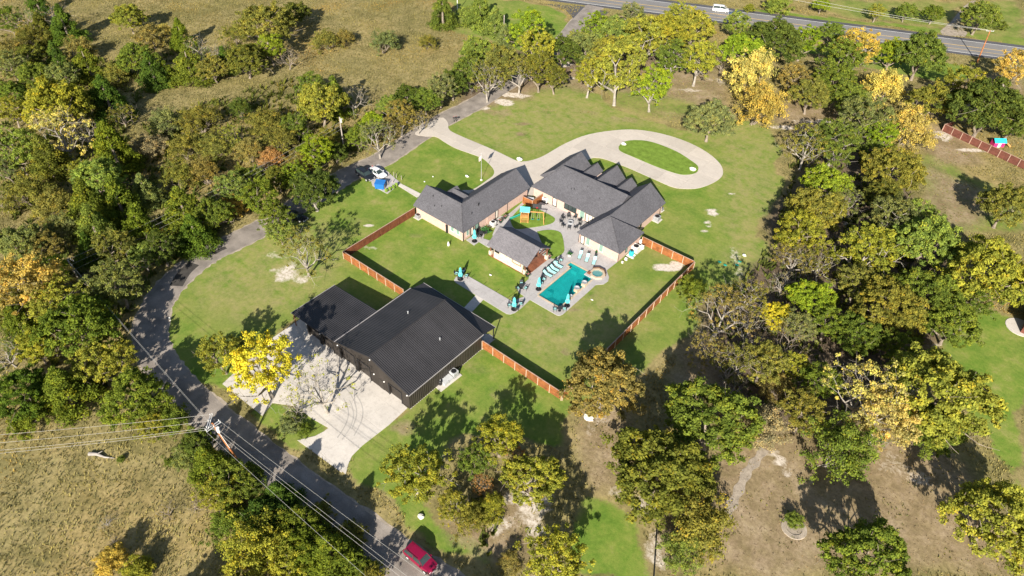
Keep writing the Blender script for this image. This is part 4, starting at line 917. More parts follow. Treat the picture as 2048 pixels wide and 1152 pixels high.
# rocks
for i, (p, r_, lb) in enumerate((((1039,320),.75,'white boulder on the lawn edge where the drive forks'),((1247,289),.65,'white boulder at the narrow end of the oval island'),((1385,340),.75,'white boulder at the wide end of the oval island'),((1177,837),.8,'pale boulder on the bare ground below the olive oak'),((842,1034),.5,'heap-shaped white stone under the yellow tree by the lane'))):
    o = MB().blob((0,0,r_*.3),(r_,r_*.8,r_*.5), i, 12, 7, .14).build('boulder', M['rock'], None, smooth=False); o.location = (*G(*p),0); tag(o, lb, 'boulder')
for i, (p, s, lb) in enumerate((((934,354),(.75,.4,.4),'white garden statue lying on the flagpole lawn'),((897,492),(.35,.3,.9),'white bucket standing on the lawn near the brick corner'),((866,354),(.3,.2,.2),'black and white toy on the front lawn'),((849,364),(.28,.22,.2),'pale blue toy on the front lawn'),((981,551),(.4,.25,.25),'black and white toy on the lawn beside the long walk'),((1184,600),(.45,.2,.12),'white float lying on the lawn right of the pool'),((1488,512),(.6,.4,.4),'white and dark cover on the lawn by the tree belt'))):
    o = MB().blob((0,0,s[2]*.5),(s[0]*.6,s[1]*.6,s[2]*.55), i+20, 10, 6, .3).build('lawn_object', M['white']); o.location = (*G(*p),0); tag(o, lb, 'garden object')
for i, p in enumerate(((1439,525),(1450,531),(1479,524),(1474,531))):
    o = MB().blob((0,0,.14),(.38,.3,.1), i, 10, 6, .1).build('green_lid', M['slide']); o.location = (*G(*p),0); tag(o, ['green septic lid at the shaded left of the group','green septic lid in the deepest shade','green septic lid nearest the white cover','small green septic lid in the sun'][i], 'lid', 'green lids on the lawn')
o = MB().tube([(0,0,0),(0,0,.75)], .11, 8).tube([(0,0,.75),(0,0,.8)], .02, 5).build('marker_post', M['white']); o.location = (*G(341,641),0); tag(o, 'small white marker post on the grass inside the lane bend', 'marker post')
# air conditioners
def ac(label, px, mat='ac', w=.8, h=.75, group=None, pad=True, rz=0):
    t_ = thing('air_conditioner', label, 'air conditioner', (px[0], px[1], 0), rz, group)
    if pad: MB().box(-w*.75,w*.75,-w*.75,w*.75,0,.08).build('pad', M['concrete'], t_)
    cb_ = MB().box(-w/2,w/2,-w/2,w/2,.08,.08+h).build('cabinet', M[mat], t_)
    for k in range(5): MB().box(-w/2-.012,w/2+.012,-w/2-.012,w/2+.012,.16+k*h/6,.18+k*h/6).build('louvre', M['black'], cb_)
    MB().lathe([(w*.42,.082+h),(w*.42,.10+h),(w*.1,.12+h)], n=14).build('fan_grille', M['black'], t_)
    return t_
ac('grey condenser unit beside the fence end at the L-shaped house', (G(837,435)[0],G(837,435)[1]), w=1.0, h=.7)
ac('large pale unit with dark round top by the main house back wall', G(1092,402), 'white', 1.35, 1.0)
ac('pale unit with dark top against the L-shaped house by the flower pots', G(986,450), 'white', 1.0, .8)
ac('grey round-topped unit on a white pad beside the right end of the house', G(1313,440), 'ac', 1.2, .95)
ac('small unit on a pad at the far right corner of the house', G(1322,421), 'ac', .7, .6)
ac('large dark-topped white unit against the corner wing', G(1271,500), 'white', 1.3, 1.0)
ac('dark-topped square unit on the pad beside the barn', G(908,752), 'galv', 1.1, 1.15, pad=False)
gen = thing('generator', 'grey backup generator with sloping top on the barn pad', 'generator', (*G(893,763),0))
MB().add([(-.6,-.95,0),(.6,-.95,0),(.6,.95,0),(-.6,.95,0),(-.6,-.95,.85),(.6,-.95,.6),(.6,.95,.6),(-.6,.95,.85)],[(0,3,2,1),(4,5,6,7),(0,1,5,4),(1,2,6,5),(2,3,7,6),(3,0,4,7)]).build('housing', M['galv'], gen)
MB().box(-.61,.61,-.03,.03,.1,.63).build('seam', M['black'], gen)
padb = MB().prism(PG((866,770),(882,784),(924,751),(908,737)), -.02, .09).build('equipment_pad', M['concrete']); tag(padb, 'concrete pad beside the barn side wall', kind='structure')
pt = thing('propane_tank', 'dark round tank standing at the near end of the barn pad', 'tank', (*G(881,769),.09)); MB().lathe([(.3,0),(.36,.15),(.36,.7),(.25,.9),(.08,.95)], n=14).build('shell', M['black'], pt); MB().lathe([(.06,.95),(.06,1.05)], n=8).build('valve', M['white'], pt)
mtr = thing('meter_stand', 'white electric meter frame standing at the near barn corner', 'meter', (*G(829,802),0), math.radians(90))
for s in (-.35,.35): MB().box(s-.05,s+.05,-.05,.05,0,1.7).build('leg', M['white'], mtr)
MB().box(-.3,.3,-.12,.12,.95,1.6).build('meter_box', M['white'], mtr); MB().box(-.16,.16,-.2,-.12,1.1,1.45).build('meter', M['galv'], mtr)
bb_ = thing('water_barrel', 'bright blue barrel on a white pad beside the corner wing', 'barrel', (*G(1262,511),0))
MB().box(-.7,.7,-.7,.7,0,.09).build('pad', M['white'], bb_); MB().lathe([(.42,.09),(.5,.4),(.5,.75),(.4,1.05),(.15,1.1)], n=14).build('drum', M['cyan'], bb_); MB().lathe([(.16,1.1),(.16,1.2)], n=8).build('cap', M['black'], bb_)
for i, (p, s, mat_, lb) in enumerate((((1284,497),(.7,.5,.75),'white','white pump housing beside the corner wing fence end'),((1281,488),(.45,.45,1.0),'white','tall white filter tank in the corner of fence and wing'),((1252,520),(.5,.4,.5),'white','low white crate near the front corner of the wing'),((1245,526),(.4,.4,.35),'offwhite','small cream pot at the front corner of the wing'),((1266,517),(.3,.3,.3),'galv','small grey valve box beside the blue barrel'))):
    o = MB().cbox(0,0,s[2]/2,s[0],s[1],s[2]).tube([(-s[0]/2,0,s[2]*.8),(s[0]/2,0,s[2]*.8)],s[1]*.45,8).tube([(0,0,s[2]*.5),(0,0,s[2]*1.12)],.09,6).build('pool_equipment', M[mat_]); o.location = (*G(*p),0); tag(o, lb, 'pool equipment')


def umbrella(label, p, h=2.9):
    t_ = thing('patio_umbrella', label, 'umbrella', (*p, .08), 0, 'closed teal umbrellas')
    MB().lathe([(.55,0),(.55,.07),(.12,.12),(.06,.4)], n=12).build('base', M['black'], t_); MB().tube([(0,0,.1),(0,0,h+.1)], .035, 6).build('pole', M['timber'], t_)
    pr = []; 
    can = MB(); n_ = 16; zz = [.85,1.2,1.5,1.7,2.1,2.55,h]; rr_ = [.34,.36,.27,.20,.22,.17,.05]; base = 0
    vs = [(r_*(1+.22*(-1)**k)*math.cos(2*math.pi*k/n_), r_*(1+.22*(-1)**k)*math.sin(2*math.pi*k/n_), z) for r_, z in zip(rr_, zz) for k in range(n_)]
    can.add(vs, [(i*n_+k, i*n_+(k+1) % n_, (i+1)*n_+(k+1) % n_, (i+1)*n_+k) for i in range(len(zz)-1) for k in range(n_)]+[tuple(reversed(range(n_))), tuple((len(zz)-1)*n_+k for k in range(n_))])
    can.build('canopy', M['teal'], t_); MB().lathe([(.25,1.62),(.25,1.7)], n=10).build('tie', M['aqua'], t_); return t_
umbrella('closed teal umbrella at the left end of the long walk', G(921,559)); umbrella('closed teal umbrella among chairs at the elbow of the walk', G(1028,619))
umbrella('closed teal umbrella at the near left side of the pool', G(1077,579)); umbrella('closed teal umbrella at the near right corner of the pool', G(1134,612)); umbrella('closed teal umbrella by the door of the L-shaped house', G(949,483))
# ---- chairs, tables, loungers
def chair_at(label, p, rz, group, aqua=True, src={}):
    if aqua not in src:
        t_ = thing('patio_chair', label, 'chair', (*p,.08), rz, group)
        MB().box(-.3,.3,-.28,.28,.38,.43).build('seat', M['charcoal'], t_)
        if aqua: MB().box(-.26,.26,-.25,.25,.43,.5).build('cushion', M['aqua'], t_)
        MB().add([(-.3,.26,.4),(.3,.26,.4),(.3,.32,.4),(-.3,.32,.4),(-.3,.38,.98),(.3,.38,.98),(.3,.43,.98),(-.3,.43,.98)],[(0,3,2,1),(4,5,6,7),(0,1,5,4),(1,2,6,5),(2,3,7,6),(3,0,4,7)]).build('backrest', M['charcoal'], t_)
        for s in (-1,1):
            MB().box(s*.31-.03,s*.31+.03,-.3,.32,.6,.65).build('armrest', M['charcoal'], t_)
            for q in (-.27,.28): MB().box(s*.29-.025,s*.29+.025,q-.025,q+.025,0,.6).build('leg', M['charcoal'], t_)
        src[aqua] = t_; return t_
    return copy_thing(src[aqua], (*p,.08), rz, label, group)
def table_at(label, p, r_=.5, src=[]):
    t_ = thing('patio_table', label, 'table', (*p,.08), 0, 'round tables by the pool')
    MB().lathe([(r_,.68),(r_,.73)], n=16).build('top', M['charcoal'], t_); MB().tube([(0,0,.05),(0,0,.68)], .05, 6).build('stem', M['black'], t_); MB().lathe([(.28,0),(.28,.05)], n=10).build('foot', M['black'], t_); return t_
def setat(c, n_, r_, a0, where, aq=True, table=True):
    c = Vector(c); g = 'chairs '+where
    names = ['chair facing the pool','chair with its back to the lawn','chair nearest the barn','chair turned to the house']
    if table: table_at('small round dark table '+where, c)
    for k in range(n_):
        a = a0+k*2*math.pi/n_; p = c+Vector((math.cos(a), math.sin(a)))*r_
        chair_at(('aqua ' if aq else 'dark ')+names[k % 4]+' '+where, tuple(p), a-math.pi/2, g, aq)
setat(G(923,553), 4, 1.0, .4, 'at the left end of the long walk'); setat(G(1030,613), 4, 1.05, .9, 'at the elbow of the walk')
setat(G(1043,577), 3, .85, .2, 'in the small bay beside the pavilion lawn'); setat(G(1119,622), 2, .85, -2.4+math.pi, 'at the near tip of the pool deck'); setat(G(962,471), 3, .8, 1.0, 'beside the door of the L-shaped house', False)
fc = Vector(G(1141,447)); fpit = thing('fire_pit', 'round grey stone fire pit ringed by black chairs', 'fire pit', (*fc,.08)); MB().lathe([(.62,0),(.62,.45),(.42,.45),(.42,.3)], n=18).build('ring', M['ac'], fpit); MB().lathe([(.4,.28),(.05,.36)], n=12).build('burner', M['black'], fpit)
nm = ['nearest the house door','nearest the long window','with its back to the glass door','closest to the glass door wall','facing the playset','on the pool side of the ring','next to the grass bed','at the playset end of the ring','between the playset and the house']
for k in range(9):
    a = k*2*math.pi/9+.3
    if k == 6: pass
    p = fc+Vector((math.cos(a), math.sin(a)))*1.95; chair_at('black fire pit chair '+nm[k], tuple(p), a-math.pi/2, 'black chairs round the fire pit', False)
def lounger(label, p, rz, src=[]):
    if not src:
        t_ = thing('sun_lounger', label, 'lounger', (*p,.08), rz, 'aqua sun loungers by the pool')
        MB().box(-.33,.33,-.95,.35,.28,.34).build('frame', M['charcoal'], t_); MB().box(-.28,.28,-.93,.33,.34,.41).build('seat_sling', M['aqua'], t_)
        MB().add([(-.28,.33,.36),(.28,.33,.36),(.28,1.0,.82),(-.28,1.0,.82),(-.28,.30,.43),(.28,.30,.43),(.28,.96,.88),(-.28,.96,.88)],[(0,3,2,1),(4,5,6,7),(0,1,5,4),(1,2,6,5),(2,3,7,6),(3,0,4,7)]).build('backrest_sling', M['aqua'], t_)
        MB().box(-.3,.3,.95,1.12,.8,.95).build('headrest', M['charcoal'], t_); MB().tube([(0,.6,.5),(0,.95,0)],.03,4).build('prop', M['charcoal'], t_)
        for sx in (-1,1):
            for y in (-.88,.3): MB().box(sx*.3-.025,sx*.3+.025,y-.025,y+.025,0,.28).build('leg', M['charcoal'], t_)
        src.append(t_); return t_
    return copy_thing(src[0], (*p,.08), rz, label)
for k, lb in enumerate(('aqua lounger nearest the urn planter on the wing patio','middle aqua lounger in front of the wing','aqua lounger nearest the spa')):
    lounger(lb, G(1160+14*k,514+6*k), math.radians(22))
for k, (p, lb) in enumerate((((1093,552),'aqua lounger closest to the teal umbrella, left pool side'),((1101,546),'second aqua lounger from the umbrella, left pool side'),((1107,541),'aqua lounger in the middle of the left pool side row'),((1114,534),'aqua lounger second from the far end of the left row'))):
    lounger(lb, G(p[0]+2,p[1]), math.radians(92))
for k, (p, lb) in enumerate((((1121,524),'aqua cushioned chair at the far end of the lounger row'),((1112,528),'aqua cushioned chair beside the last lounger'),((1087,562),'aqua cushioned chair between umbrella and loungers'),((1082,569),'aqua cushioned chair at the foot of the teal umbrella'))):
    chair_at(lb, G(*p), math.radians(80), 'aqua chairs in the lounger row', True)
# ---- planters
def planter(label, p, r_=.4, h=.5, pot='offwhite', plant=True, flowers=None, z=.08, name='potted_plant', cat='planter', sp=1.0):
    t_ = thing(name, label, cat, (*p, z)); MB().lathe([(r_*.7,0),(r_,h*.7),(r_*1.1,h),(r_*.9,h),(r_*.85,h*.85)], n=14).build('pot', M[pot], t_)
    if plant:
        f = MB(); q = random.Random(label)
        for k in range(90):
            a = q.random()*6.28; e_ = q.random()*1.3; L_ = r_*sp*(.9+q.random()); d = Vector((math.cos(a)*math.cos(e_), math.sin(a)*math.cos(e_), math.sin(e_))); c0 = Vector((0,0,h*.9))+d*L_*.5
            w = d.orthogonal().normalized()*L_*.13; f.add([c0-d*L_*.3, c0+w, c0+d*L_*.6, c0-w], [(0,1,2,3)])
        f.build('foliage', M['plant'], t_)
        if flowers:
            g = MB()
            for k in range(22):
                a = q.random()*6.28; rr_ = r_*1.0*q.random()**.5; g.cbox(rr_*math.cos(a), rr_*math.sin(a), h+r_*(.5+.5*q.random()), .09,.09,.07, a)
            g.build('blossoms', M[flowers], t_)
    return t_
M['plant'] = varied('deep_green_plant', (.03,.10,.025), .6, .2, 3, 10)
M['blossom'] = varied('pink_blossom', (.55,.16,.22), .8, .15)
planter('white urn with a spiky dark green plant on the patio', G(1139,512), .45, .4, 'white', sp=.9)
planter('pink flower pot at the near corner post of the pavilion', G(1055,553), .38, .45, 'charcoal', True, 'blossom'); planter('dark shrub pot behind the near corner post of the pavilion', G(1047,545), .4, .5, 'charcoal')
planter('pink flower pot by the far corner post of the pavilion', G(1098,517), .38, .45, 'charcoal', True, 'blossom'); planter('white pot beside the far pavilion post', G(1092,515), .3, .45, 'white')
planter('flower pot on the path between the L-shaped house and the playset', G(1010,438), .36, .55, 'charcoal', True, 'blossom'); planter('flower pot on the path nearest the pavilion', G(1001,446), .36, .55, 'charcoal', True, 'blossom')
planter('small dark pot against the wing wall by the pool patio', G(1192,508), .22, .4, 'charcoal')
planter('spiky yucca pot against the brick wall of the L-shaped house', G(971,466), .35, .3, 'soil', sp=2.0)
for p, lb in (((1168,572),'large stone fire bowl on a buff pier, farther along the pool edge'),((1153,583),'large stone fire bowl on a buff pier, nearer the umbrella'),((1141,597),'small buff pier bowl at the pool edge by the near umbrella')):
    t_ = thing('fire_bowl', lb, 'fire bowl', (*G(*p),.1), 0, 'fire bowls along the pool'); s = .7 if 'small' in lb else 1
    MB().box(-.4*s,.4*s,-.4*s,.4*s,0,.55*s).build('pier', M['coping'], t_); MB().lathe([(.22*s,.55*s),(.5*s,.85*s),(.52*s,.92*s),(.42*s,.92*s),(.3*s,.78*s)], n=16).build('bowl', M['ac'], t_)
# ---- playset
ps = thing('playset', 'orange wooden playset with a blue-green roof, slide and swings', 'playset', (*G(1049,442),.13), math.radians(35))
for x in (-.75,.75):
    for y in (-.75,.75): MB().box(x-.06,x+.06,y-.06,y+.06,0,2.9).build('post', M['play_wood'], ps)
MB().box(-.85,.85,-.85,.85,1.35,1.42).build('deck', M['play_wood'], ps)
rf = MB(); rf.add([(-1.0,-1.0,2.75),(1.0,-1.0,2.75),(1.0,0,3.45),(-1.0,0,3.45),(-1.0,1.0,2.75),(1.0,1.0,2.75)],[(0,1,2,3),(3,2,5,4)]); rf.build('canopy', M['teal_roof'] if 'teal_roof' in M else M['teal'], ps)
for k in range(7): MB().box(-.8+k*.235,-.68+k*.235,-.8,-.74,1.42,2.1).build('rail_slat', M['play_wood'], ps)
for k in range(5): MB().box(-.8,.8,-.82,-.76,.15+k*.27,.22+k*.27).build('rung', M['play_wood'], ps)
sl = MB(); k = 10
for s_ in (0,):
    pts = [(-.8-2.3*i/k, 0, 1.35*(1-i/k)**1.25+.12) for i in range(k+1)]
    vs = [v for p in pts for v in ((p[0],-.3,p[2]+.16),(p[0],-.25,p[2]),(p[0],.25,p[2]),(p[0],.3,p[2]+.16))]
    sl.add(vs, [(i*4+j,(i+1)*4+j,(i+1)*4+j+1,i*4+j+1) for i in range(k) for j in range(3)])
sl.build('slide', M['slide'], ps)
MB().box(.75,3.9,-.07,.07,2.25,2.4).build('swing_beam', M['play_wood'], ps)
for s_ in (-1,1): MB().tube([(3.7,0,2.3),(4.0,s_*.95,0)], .07, 4).build('swing_leg', M['play_wood'], ps)
for x in (1.6,2.8):
    sw = MB().tube([(x-.22,0,2.25),(x-.22,0,.5)], .015, 4).tube([(x+.22,0,2.25),(x+.22,0,.5)], .015, 4).build('swing_rope', M['galv'], ps); MB().box(x-.25,x+.25,-.12,.12,.45,.5).build('swing_seat', M['slide'], ps)
bh = thing('basketball_hoop', 'black basketball goal standing behind the playset swings', 'basketball hoop', (*G(1073,434),.08), math.radians(35))
MB().tube([(0,0,0),(0,0,2.4),(0,-.5,2.9)], .07, 6).build('pole', M['black'], bh); MB().box(-.9,.9,-.62,-.55,2.6,3.6).build('backboard', M['charcoal'], bh); MB().lathe([(.23,2.85),(.25,2.87)], 0, -.85, 12).build('hoop', M['flag_red'], bh)
gr = thing('covered_grill', 'grey-brown covered grill against the short board screen', 'grill', (*G(1061,404),.08), .5); MB().box(-.7,.7,-.35,.35,0,.75).tube([(-.7,0,.75),(.7,0,.75)],.42,10).build('cover', M['ac'], gr); MB().box(-.95,-.7,-.3,.3,.6,.7).build('side_shelf', M['ac'], gr)
# neighbour's play house
ph = thing('play_house', 'turquoise and pink plastic play house behind the neighbour fence', 'play house', (*G(1993,291),0), math.radians(40))
MB().box(-1.3,1.3,-.8,.8,0,1.3).build('walls', M['pink'], ph); MB().add([(-1.5,-1.1,1.25),(1.5,-1.1,1.25),(1.5,0,2.0),(-1.5,0,2.0),(-1.5,1.1,1.25),(1.5,1.1,1.25)],[(0,1,2,3),(3,2,5,4)]).build('roof', M['cyan'], ph)
MB().box(-.35,.35,-.86,-.8,0,1.0).build('door', M['white'], ph); MB().tube([(1.9,-.6,1.0),(3.1,-.6,.1)],.2,6).build('slide', M['play_wood'], ph)
# neighbour's house corner at the right edge
nh = thing('neighbour_house', 'corner of a red brick house at the right edge with a round patio', 'house', (*G(2075,690),0), 0)
c0 = Vector(G(2040,665)); MB().box(c0.x,c0.x+9,c0.y,c0.y+9,0,3).build('wall', M['fence_brown'], nh, world=True); gable(MB(), c0.x-.5,c0.x+9.5,c0.y-.5,c0.y+9.5,3,5.5,'x',4,4).build('roof', M['shingle'], nh, world=True)
pp = Vector(G(2040,655)); MB().lathe([(2.4,0),(2.4,.08)], pp.x, pp.y, 20).build('patio', M['concrete'], nh, world=True)
# dead log, leaning trunks
dl = thing('fallen_log', 'bleached fallen log lying in the brown field', 'log', (*G(200,912),0))
a = Vector((*G(179,909),.15))-Vector(dl.location); b_ = Vector((*G(229,917),.1))-Vector(dl.location)
MB().tube([a, a.lerp(b_,.3)+Vector((0,.1,.15)), a.lerp(b_,.65)-Vector((0,.1,0)), b_], [.3,.24,.14,.05], 8).build('trunk', M['deadwood'], dl); MB().tube([a.lerp(b_,.25), a.lerp(b_,.3)+Vector((.5,.8,.6))], [.12,.03], 6).build('limb', M['deadwood'], dl)
wf = []
w0, w1 = Vector((*G(1306,1160),0)), Vector((*G(1318,975),0))
wirefence = thing('field_fence', 'low dark wire fence running up from the bottom edge to the oaks', 'fence', (w0.x,w0.y,0)); L_ = (w1-w0).length; d_ = (w1-w0).normalized(); n_ = int(L_/2.4)
for i in range(n_+1): q = d_*(L_*i/n_); MB().tube([(q.x,q.y,0),(q.x,q.y,1.25)], .05, 5).build('post', M['charcoal'], wirefence)
for z in (.25,.5,.75,1.0,1.2): MB().tube([(0,0,z),(d_.x*L_,d_.y*L_,z)], .025, 4).build('fence_wire', M['charcoal'], wirefence)
tr_ = thing('tree_ring', 'pale gravel ring round the sapling on the brown slope', 'garden bed', (*G(1588,1056),0)); MB().lathe([(1.75,0),(1.7,.1),(1.1,.1),(1.0,.02)], n=22).build('gravel_ring', M['gravel'], tr_)
pathp = smooth_line(PG((1528,898),(1512,922),(1494,944),(1480,975),(1466,1005),(1452,1032)), 5)
road('dirt_path', pathp, [1.3+.35*math.sin(i*1.3) for i in range(len(pathp))], .02, M['gravel'], 'pale worn dirt path on the brown slope')

# ================================================================ TREES
def leaf_material(name):
    mt = bpy.data.materials.new(name); mt.use_nodes = True; t = mt.node_tree; t.nodes.clear()
    out = nd(t, 'ShaderNodeOutputMaterial'); oi = nd(t, 'ShaderNodeObjectInfo'); vc = nd(t, 'ShaderNodeVertexColor', layer_name='leaf'); sp = nd(t, 'ShaderNodeSeparateColor'); t.links.new(vc.outputs[0], sp.inputs[0])
    br = ramp(t, sp.outputs[0], [(0, (.50,.56,.56)), (.5, (1,1,1)), (1, (1.6,1.48,1.1))])
    c = mix(t, 1.0, oi.outputs['Color'], br, 'MULTIPLY')
    hue = ramp(t, sp.outputs[1], [(.60, (1,1,1)), (.88, (1.22,1.03,.8)), (1, (1.5,1.0,.7))])
    c = mix(t, 1.0, c, hue, 'MULTIPLY')
    d = nd(t, 'ShaderNodeBsdfDiffuse'); tr = nd(t, 'ShaderNodeBsdfTranslucent'); ms = nd(t, 'ShaderNodeMixShader'); ms.inputs[0].default_value = .32
    t.links.new(c, d.inputs[0]); t.links.new(mix(t, 1.0, c, (1.15,1.15,.6), 'MULTIPLY'), tr.inputs[0]); t.links.new(d.outputs[0], ms.inputs[1]); t.links.new(tr.outputs[0], ms.inputs[2]); t.links.new(ms.outputs[0], out.inputs[0])
    return mt
M['leaf'] = leaf_material('leaves')
M['bark'] = varied('grey_brown_bark', (.24,.20,.16), .95, .25, 1.5, 10, spec=.05)
M['bark_pale'] = varied('pale_bark', (.30,.27,.235), .95, .2, 1.5, 10, spec=.05)
def leaf_mesh(name, c, nrm, size, v, hue, r):
    n = len(c); nrm = nrm/np.linalg.norm(nrm, axis=1, keepdims=True)
    a = r.normal(size=(n,3)); u = np.cross(nrm, a); u /= np.linalg.norm(u, axis=1, keepdims=True)+1e-9; w = np.cross(nrm, u)
    s = size[:,None]; q = .55+.3*r.random((n,1))
    P = np.stack([c-u*s, c-w*s*q+nrm*s*.12, c+u*s, c+w*s*q+nrm*s*.12], 1).reshape(-1,3)
    me = bpy.data.meshes.new(name); me.vertices.add(4*n); me.vertices.foreach_set('co', P.ravel()); me.loops.add(4*n); me.loops.foreach_set('vertex_index', np.arange(4*n, dtype=np.int32))
    me.polygons.add(n); me.polygons.foreach_set('loop_start', np.arange(n, dtype=np.int32)*4); me.update(calc_edges=True)
    at = me.color_attributes.new('leaf', 'FLOAT_COLOR', 'POINT'); d = np.ones((4*n,4), np.float32); d[:,0] = np.repeat(v,4); d[:,1] = np.repeat(hue,4); at.data.foreach_set('color', d.ravel())
    me.materials.append(M['leaf']); return me
def clump_leaves(cent, rad, per, r, size, flat=.72, up=.45, shellp=.55):
    """leaves round the clump centres, thicker towards each clump's skin, facing outward and up"""
    k = len(cent); n = (np.asarray(per)*np.ones(k)).astype(int); idx = np.repeat(np.arange(k), n); N = len(idx)
    d = r.normal(size=(N,3)); d /= np.linalg.norm(d, axis=1, keepdims=True); d[:,2] = np.where(d[:,2] < -.35, -d[:,2], d[:,2])
    rr_ = r.random(N)**shellp; R_ = np.asarray(rad)[idx]
    c = cent[idx] + d*(rr_*R_)[:,None]*np.array([1,1,flat])
    c += r.normal(size=(N,3))*R_[:,None]*.10
    nrm = d*.75 + r.normal(size=(N,3))*.55 + np.array([0,0,up])
    sz = size*(.65+.7*r.random(N)); cv = r.random(k)
    v = np.clip(.5+(cv[idx]-.5)*.65+(r.random(N)-.5)*.6, 0, 1); hue = np.clip(r.random(k)[idx]*.55+r.random(N)*.45, 0, 1)
    return c, nrm, sz, v, hue
def grow(mb, p, d, L, rad, lvl, q, tips, spread=.75, up=.15, kids=(4,3,3), bend=.25, nseg=3, sides=None):
    pts = [p]; dd = d.copy()
    for i in range(nseg):
        dd = (dd + Vector((q.gauss(0,bend), q.gauss(0,bend), q.gauss(0,bend)*.5+up*.5))*.5).normalized(); pts.append(pts[-1]+dd*L/nseg)
    sides = max(3, 7-2*lvl); mb.tube(pts, [rad*(1-.6*i/nseg) for i in range(nseg+1)], sides, cap=False)
    if lvl >= len(kids): tips.append(tuple(pts[-1])); return
    k = kids[lvl]; a0 = q.random()*6.28
    for i in range(k):
        a = a0+i*2*math.pi/k+q.uniform(-.4,.4); u = dd.orthogonal().normalized(); w = dd.cross(u)
        nd_ = (dd*(1-spread*.55)+(u*math.cos(a)+w*math.sin(a))*spread*q.uniform(.7,1.2)+Vector((0,0,up))).normalized()
        st = pts[-1] if i % 2 == 0 else pts[-2]
        grow(mb, st, nd_, L*q.uniform(.62,.85), rad*.42, lvl+1, q, tips, spread, up, kids, bend, nseg)
    if lvl >= 1: tips.append(tuple(pts[-1]))
R0 = 5.0
def make_tree_meshes(kind, seed):
    q = random.Random(seed*17+len(kind)); r = np.random.default_rng(seed*31+len(kind)); mb = MB(); tips = []
    if kind in ('oak', 'elm', 'sparse', 'bare'):
        hb = {'oak':1.5,'elm':2.1,'sparse':2.2,'bare':1.8}[kind]
        lean = Vector((q.uniform(-.25,.25), q.uniform(-.25,.25), 1)).normalized()
        mb.tube([(0,0,-.2),(0,0,.15),tuple(lean*hb*.5),tuple(lean*hb)], [.44,.30,.23,.19], 8, cap=False)
        top = lean*hb; k = q.choice((4,5)) if kind != 'elm' else q.choice((3,4)); a0 = q.random()*6.28
        for i in range(k):
            a = a0+i*2*math.pi/k+q.uniform(-.3,.3); e_ = q.uniform(.45,1.05)
            grow(mb, top*q.uniform(.8,1), Vector((math.cos(a)*math.cos(e_), math.sin(a)*math.cos(e_), math.sin(e_))), q.uniform(2.6,3.4), .19, 0, q, tips, .8, .16,
                 kids={'oak':(3,2),'elm':(3,3),'sparse':(3,3,3),'bare':(3,3,4)}[kind])
        grow(mb, top, Vector((0,0,1)), 3.2, .2, 0, q, tips, .8, .1, kids=(3,2) if kind in ('oak','elm') else (3,3,3))
        T = np.array(tips); c0 = np.array([0,0,hb+3.2])
        # keep everything inside an uneven crown
        d = T-c0; s_ = np.sqrt((d[:,0]/5)**2+(d[:,1]/5)**2+(d[:,2]/4)**2); T = c0+d/np.maximum(1, s_)[:,None]
        if kind == 'oak':
            nx_ = 300; dirs = r.normal(size=(nx_,3)); dirs /= np.linalg.norm(dirs,axis=1,keepdims=True); dirs[:,2] = np.abs(dirs[:,2])*1.1-.28
            lump = 1+.16*np.sin(3*np.arctan2(dirs[:,1],dirs[:,0])+seed)+.10*r.normal(size=nx_)
            E = c0+np.array([0,0,-.3])+dirs*np.array([4.15,4.15,3.5])*(lump*(.74+.26*r.random(nx_)**.5))[:,None]
            cent = np.vstack([T[r.random(len(T))<.7]*.93+c0*.07, E]); rad = .28+.42*r.random(len(cent))**1.4; L = clump_leaves(cent, rad, 22+rad*110, r, .125, up=.3)
        elif kind == 'elm':
            nx_ = 165; dirs = r.normal(size=(nx_,3)); dirs /= np.linalg.norm(dirs,axis=1,keepdims=True); dirs[:,2] = dirs[:,2]*.9+.1
            E = c0+dirs*np.array([3.9,3.9,3.6])*(.55+.5*r.random((nx_,1)))
            cent = np.vstack([T[r.random(len(T))<.75], E]); rad = .28+.4*r.random(len(cent)); L = clump_leaves(cent, rad, 20+rad*100, r, .115, shellp=.6, up=.3)
        elif kind == 'sparse':
            cent = T[r.random(len(T))<.6]; rad = .3+.4*r.random(len(cent)); L = clump_leaves(cent, rad, 36, r, .11, shellp=.8)
        else:
            cent = T[r.random(len(T))<.25]; rad = .3+.3*r.random(len(cent)); L = clump_leaves(cent, rad, 12, r, .11)
    elif kind == 'cedar':
        H = 8.0; mb.tube([(0,0,-.2),(0,0,H*.5),(0,0,H*.95)], [.3,.18,.03], 6, cap=False)
        C_ = []; rad = []
        for i in range(170):
            h = q.random()**1.5; z = .25+h*(H-1.0); rr_ = 3.3*(1-h)**.75*(1+.18*math.sin(3*h*7+seed)); a = q.random()*6.28; k = q.uniform(.55,1)
            C_.append((rr_*k*math.cos(a), rr_*k*math.sin(a), z+q.uniform(-.2,.4))); rad.append(.35+.55*(1-h)*q.uniform(.7,1.2))
        cent = np.array(C_); L = clump_leaves(cent, np.array(rad), 90, r, .12, flat=1.1, up=.2)
    elif kind in ('scrub', 'brush'):
        for i in range(7 if kind == 'scrub' else 5):
            a = q.random()*6.28; e_ = q.uniform(.75,1.3)
            grow(mb, Vector((q.uniform(-.4,.4), q.uniform(-.4,.4), -.1)), Vector((math.cos(a)*math.cos(e_), math.sin(a)*math.cos(e_), math.sin(e_))), 2.2, .09, 0, q, tips, .8, .12, kids=(3,3,2), bend=.3)
        T = np.array(tips); cent = T[r.random(len(T))<.85]
        if kind == 'brush':
            E = np.stack([r.normal(size=40)*2.0, r.normal(size=40)*2.0, .5+2.8*r.random(40)], 1); cent = np.vstack([cent, E])
